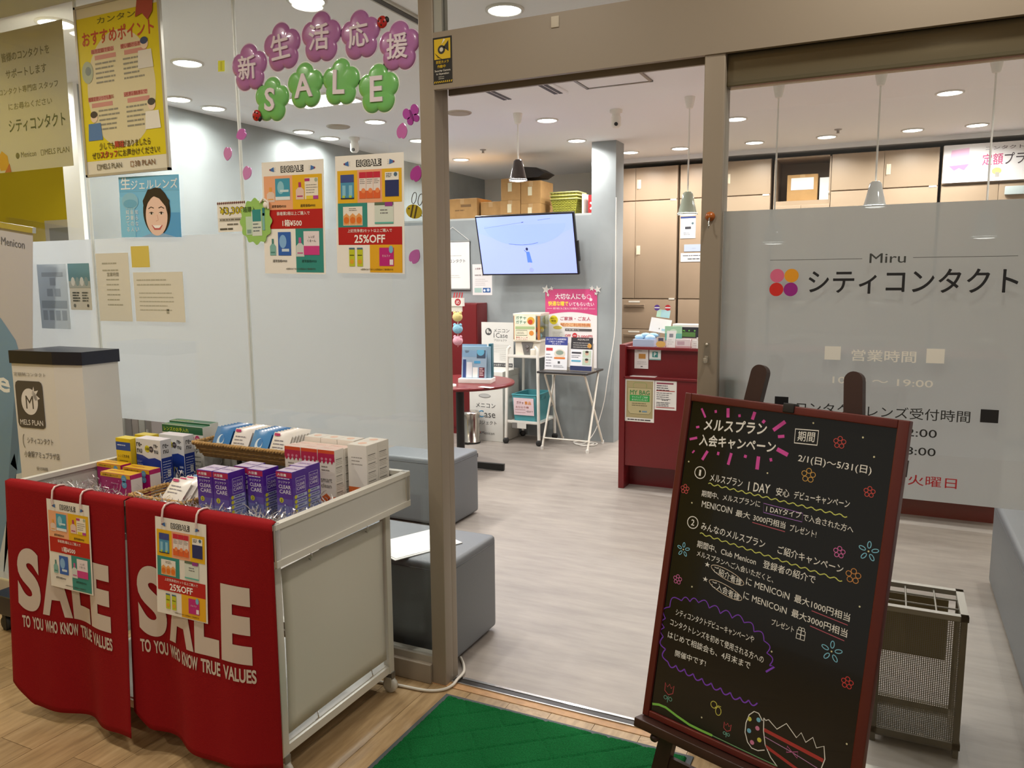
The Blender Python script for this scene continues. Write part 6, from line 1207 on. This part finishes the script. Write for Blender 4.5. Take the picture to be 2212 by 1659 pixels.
P = Print(.062, .115, '#ece9e8', .004); P.layer(); P.rect(.018, .07, .045, .095, '#8a8a94'); P.fine(.01, .05, .05, 3, .014, .004, '#c4bec0', 2); tag(P.build('slip_stand', loc=(.088, 2.965, ZT), rot=(R(-8), 0, 0)), 'tall white slip stand between the yellow tag and the register display', 'card')
P = Print(.12, .10, '#a8d8b4', .006); P.rect(0, .0, .12, .05, '#6fc0b0'); P.layer(); P.circle(.06, .06, .028, '#cfe8d0', rz=.02); tag(P.build('green_card', loc=(.05, 3.07, ZT+.04)), 'mint green display card behind the slip stand', 'card')
MB().box((.052, 3.074, ZT), (.092, 3.11, ZT+.05), m_plastic).build('card_foot', bpy.data.objects['green_card']).location = (-.05, -3.07, -ZT-.04)
P = Print(.10, .06, '#e6d6da', .02); P.rect(.01, .02, .06, .045, '#c8a8b4'); P.rect(0, 0, .1, .012, '#d0a0a8', 1); tag(P.build('pink_memo', loc=(.155, 2.962, ZT)), 'pink and white memo block on the counter', 'memo')
P = Print(.11, .055, '#e9e3e2', .02); P.fine(.01, .09, .03, 2, .014, .004, '#c8b8b8', 3); tag(P.build('pink_memo', loc=(.265, 2.965, ZT)), 'white memo block beside the red-tagged card', 'memo')
P = Print(.09, .075, '#ebe8e6', .006); P.rect(.01, .05, .08, .075, '#b83038'); P.layer(); P.rect(.03, .058, .07, .066, '#eed8d8'); P.line([(.05, .012), (.065, .03), (.08, .02)], .003, '#444444'); tag(P.build('red_tag_card', loc=(.30, 2.950, ZT)), 'white card with a red head on the counter by the door post', 'card')
rg = thing('register_display', 'cash register customer display with green digits on the counter', 'display', (.225, 3.11, ZT), (0, 0, R(-4)))
MB().box((-.125, -.03, .045), (.125, .05, .155), m_plastic, .006).build('housing', rg); MB().box((-.03, -.02, 0), (.03, .04, .05), m_plastic).build('foot', rg)
P = Print(); P.rect(-.115, .06, .105, .135, '#2a2c34'); P.layer(); P.col = lambda c: mat(c, .4, 0, .8); P.rect(-.09, .068, .04, .10, '#3c5a2c'); P.layer(); P.text('TOTAL', -.085, .106, -.03, .116, '#6fc04a'); P.text('¥', -.01, .106, .0, .116, '#6fc04a'); P.text('0', .03, .106, .04, .116, '#6fc04a'); P.build('screen', rg, loc=(0, -.0305, 0))
tl = thing('tilted_notice', 'white tilted notice board with two round badges on the counter', 'notice', (-.01, 3.145, ZT)); MB().tube([(0, 0, 0), (0, 0, .12)], .006, m_steel, 8).lathe([(.045, 0), (.045, .008)], m_steel, n=20).build('stand', tl)
P = Print(.15, .10, '#eceae8', .005); P.rect(.09, .015, .13, .03, '#a8cbd8'); P.build('board', tl, loc=(-.075, -.01, .10), rot=(R(-12), R(8), 0))
P = Print(.095, .055, '#a9d2d8', .004); P.rect(0, .0, .03, .055, '#b9e0c4'); P.build('small_card', tl, loc=(-.03, .02, .20), rot=(R(-10), R(6), 0))
for x, c in ((-.022, '#5c3a90'), (.056, '#c02c34')): P = Print(); P.circle(0, 0, .021, c); P.layer(); P.rect(-.019, -.004, .019, .004, '#e6e2e6'); P.build('badge', tl, loc=(x, .008, .265))

# ---- umbrella stand
m_um = mat('#5d574b', .45, .5); m_umt = mat('#8f8b82', .4, .4)
us = thing('umbrella_stand', 'brown metal umbrella stand with a mesh body behind the glass', 'umbrella stand', (1.607, .40, 0)); w, d, hh = .118, .11, .45
for sx in (-1, 1):
    for sy in (-1, 1): MB().box((sx*w-.008, sy*d-.008, .0), (sx*w+.008, sy*d+.008, hh), m_um).build('post', us)
b = MB()
for z0, z1 in ((hh, hh+.016), (.03, .05)):
    for sx in (-1, 1): b.box((sx*w-.011, -d-.011, z0), (sx*w+.011, d+.011, z1), m_umt if z0 > .4 else m_um)
    for sy in (-1, 1): b.box((-w-.011, sy*d-.011, z0), (w+.011, sy*d+.011, z1), m_umt if z0 > .4 else m_um)
b.build('rail', us)
for k in (-1, 1): MB().tube([(k*w*.36, -d, hh+.008), (k*w*.36, d, hh+.008)], .003, m_umt, 6).build('divider', us); MB().tube([(-w, k*d*.36, hh+.006), (w, k*d*.36, hh+.006)], .003, m_umt, 6).build('divider', us)
def mesh_mat(rnd=0, sc=170):
    m = bpy.data.materials.new('perforated_metal'); m.use_nodes = True; nt = m.node_tree; bs = nt.nodes['Principled BSDF']; bs.inputs['Base Color'].default_value = lin('#6a6456'); bs.inputs['Metallic'].default_value = .4; bs.inputs['Roughness'].default_value = .5
    tc = nt.nodes.new('ShaderNodeTexCoord'); vo = nt.nodes.new('ShaderNodeTexVoronoi'); vo.inputs['Scale'].default_value = sc; vo.inputs['Randomness'].default_value = rnd
    mt_ = nt.nodes.new('ShaderNodeMath'); mt_.operation = 'GREATER_THAN'; mt_.inputs[1].default_value = .43
    nt.links.new(tc.outputs['Object'], vo.inputs['Vector']); nt.links.new(vo.outputs['Distance'], mt_.inputs[0]); nt.links.new(mt_.outputs[0], bs.inputs['Alpha']); return m
mm = mesh_mat()
MB().add([(-w, -d, .05), (w, -d, .05), (w, -d, hh), (-w, -d, hh)], [(0, 1, 2, 3)], mm).build('mesh_panel', us)
for sx in (-1, 1): MB().add([(sx*w, -d, .05), (sx*w, d, .05), (sx*w, d, hh), (sx*w, -d, hh)], [(0, 1, 2, 3)], mm).build('mesh_panel', us)
MB().box((-w, -d, .02), (w, d, .032), mat('#55524a', .5)).build('drip_tray', us); MB().box((-w+.012, d-.014, .22), (w-.03, d-.008, .43), mat('#5a4c1e', .6)).build('brown_panel', us)
tag(MB().box((1.03, .035, .98), (1.07, .06, 1.205), mat('#5c6b64', .5), .005).build('door_switch_box'), 'dim green-grey switch box behind the frosted pane by the door post', 'switch box')

# ---- ceiling fittings
def pendant(x, y, ztop, shade_col, label, coat=.6):
    t = thing('pendant_lamp', label, 'pendant lamp', (x, y, HC), group='pendant lamps over the counter'); L_ = HC-ztop
    MB().lathe([(.035, 0), (.033, -.02), (.022, -.07), (.016, -.075)], m_white, n=20).build('canopy', t); MB().tube([(0, 0, -.07), (0, 0, -L_)], .0055, m_white, 8).build('cord', t)
    MB().lathe([(.022, 0), (.034, -.012), (.046, -.07), (.060, -.13), (.070, -.152), (.066, -.152), (.040, -.07), (.025, -.01)], mat(shade_col, .12, coat=coat), (0, 0, -L_), 28, cap=False).build('shade', t)
    MB().lathe([(.066, 0), (.066, -.006), (.04, -.012)], mat('#fffdf8', .5, 0, 9.0), (0, 0, -L_-.142), 24).build('bulb', t)
    l = bpy.data.lights.new('pendant_bulb', 'AREA'); l.shape = 'DISK'; l.size = .1; l.energy = 2.5; l.color = (1, .96, .9); lo = bpy.data.objects.new('pendant_bulb', l); COL.objects.link(lo); lo.parent = t; lo.location = (0, 0, -L_-.162)
pendant(-1.047, 2.995, 2.363, '#3c332f', 'glossy dark brown pendant lamp with a white cord')
pendant(.195, 3.05, 2.072, '#c8d6c4', 'pale green pendant lamp above the counter end by the column')
pendant(.768, 3.00, 1.86, '#d9dbd8', 'white pendant lamp between the pale green one and the middle of the counter'); pendant(1.352, 2.95, 2.062, '#dcdedc', 'white pendant lamp with its shade just above the frosted film'); pendant(1.935, 2.92, 1.86, '#d9dbd8', 'white pendant lamp hanging before the pink lettered sign')
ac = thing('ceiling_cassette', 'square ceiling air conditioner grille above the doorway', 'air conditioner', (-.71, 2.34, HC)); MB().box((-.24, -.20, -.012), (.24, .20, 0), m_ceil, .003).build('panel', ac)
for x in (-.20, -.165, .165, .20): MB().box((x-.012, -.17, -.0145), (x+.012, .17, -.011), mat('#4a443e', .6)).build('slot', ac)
ap = thing('access_panel', 'square ceiling access hatch with a metal edge', 'hatch', (-.12, 2.35, HC)); MB().box((-.195, -.14, -.004), (.195, .14, 0), m_ceil).build('lid', ap); b = MB()
for a, c in (((-.215, -.16, -.008), (.215, -.142, 0)), ((-.215, .142, -.008), (.215, .16, 0)), ((-.215, -.16, -.008), (-.197, .16, 0)), ((.197, -.16, -.008), (.215, .16, 0))): b.box(a, c, mat('#8a8178', .4, .3))
b.build('frame', ap)
for x, y, lb in ((-2.50, 2.78, 'round tan speaker grille near the left shop wall'), (-1.41, 2.77, 'round tan speaker grille near the air conditioner')):
    t = thing('speaker_grille', lb.replace('left shop', 'grey'), 'speaker', (x, y, HC)); MB().lathe([(.085, 0), (.085, -.006), (.07, -.010)], mat('#a89b88', .6), n=30).build('grille', t); MB().lathe([(.092, 0), (.092, -.004), (.084, -.008)], mat('#b9ae9e', .5), n=30, cap=False).build('ring', t)
for x, y, lb in ((-2.685, 3.23, 'white ceiling camera near the grey wall'), (-.37, 3.21, 'white ceiling camera over the open floor by the counter')):
    t = thing('ceiling_camera', lb, 'camera', (x, y, HC)); MB().lathe([(.045, 0), (.045, -.02), (.03, -.025), (.03, -.05)], m_white, n=20).build('mount', t); MB().lathe([(.036, -.05), (.036, -.11), (.02, -.125)], m_white, n=20).build('body', t); MB().lathe([(.013, 0), (.013, .01)], m_black, n=16).build('lens', t, loc=(.012, -.03, -.105), rot=(R(90), 0, 0))
for x, y, lb in ((-2.02, 4.3, 'small ceiling sprinkler near the television'), (1.01, 4.78, 'small ceiling sprinkler before the lockers')): tag(MB().lathe([(.03, 0), (.028, -.006), (.012, -.010), (.010, -.03), (.018, -.032)], mat('#a8a098', .4, .5), n=16).build('sprinkler', loc=(x, y, HC)), lb, 'sprinkler')
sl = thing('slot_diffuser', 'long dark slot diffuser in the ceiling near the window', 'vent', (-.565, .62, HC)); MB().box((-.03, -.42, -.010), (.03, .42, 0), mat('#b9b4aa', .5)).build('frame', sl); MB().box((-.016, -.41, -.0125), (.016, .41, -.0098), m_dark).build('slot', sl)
pl2 = thing('panel_light', 'rectangular lit ceiling panel behind the green flower letters', 'ceiling light', (-2.0, 1.97, HC)); MB().box((-.24, -.14, -.014), (.24, .14, 0), m_ring).build('housing', pl2); MB().box((-.225, -.125, -.018), (.225, .125, -.0135), m_lens).build('diffuser', pl2)
l = bpy.data.lights.new('panel_lamp', 'AREA'); l.shape = 'RECTANGLE'; l.size = .44; l.size_y = .24; l.energy = 14; l.color = (1, .97, .92); lo = bpy.data.objects.new('panel_lamp', l); COL.objects.link(lo); lo.parent = pl2; lo.location = (0, 0, -.02)
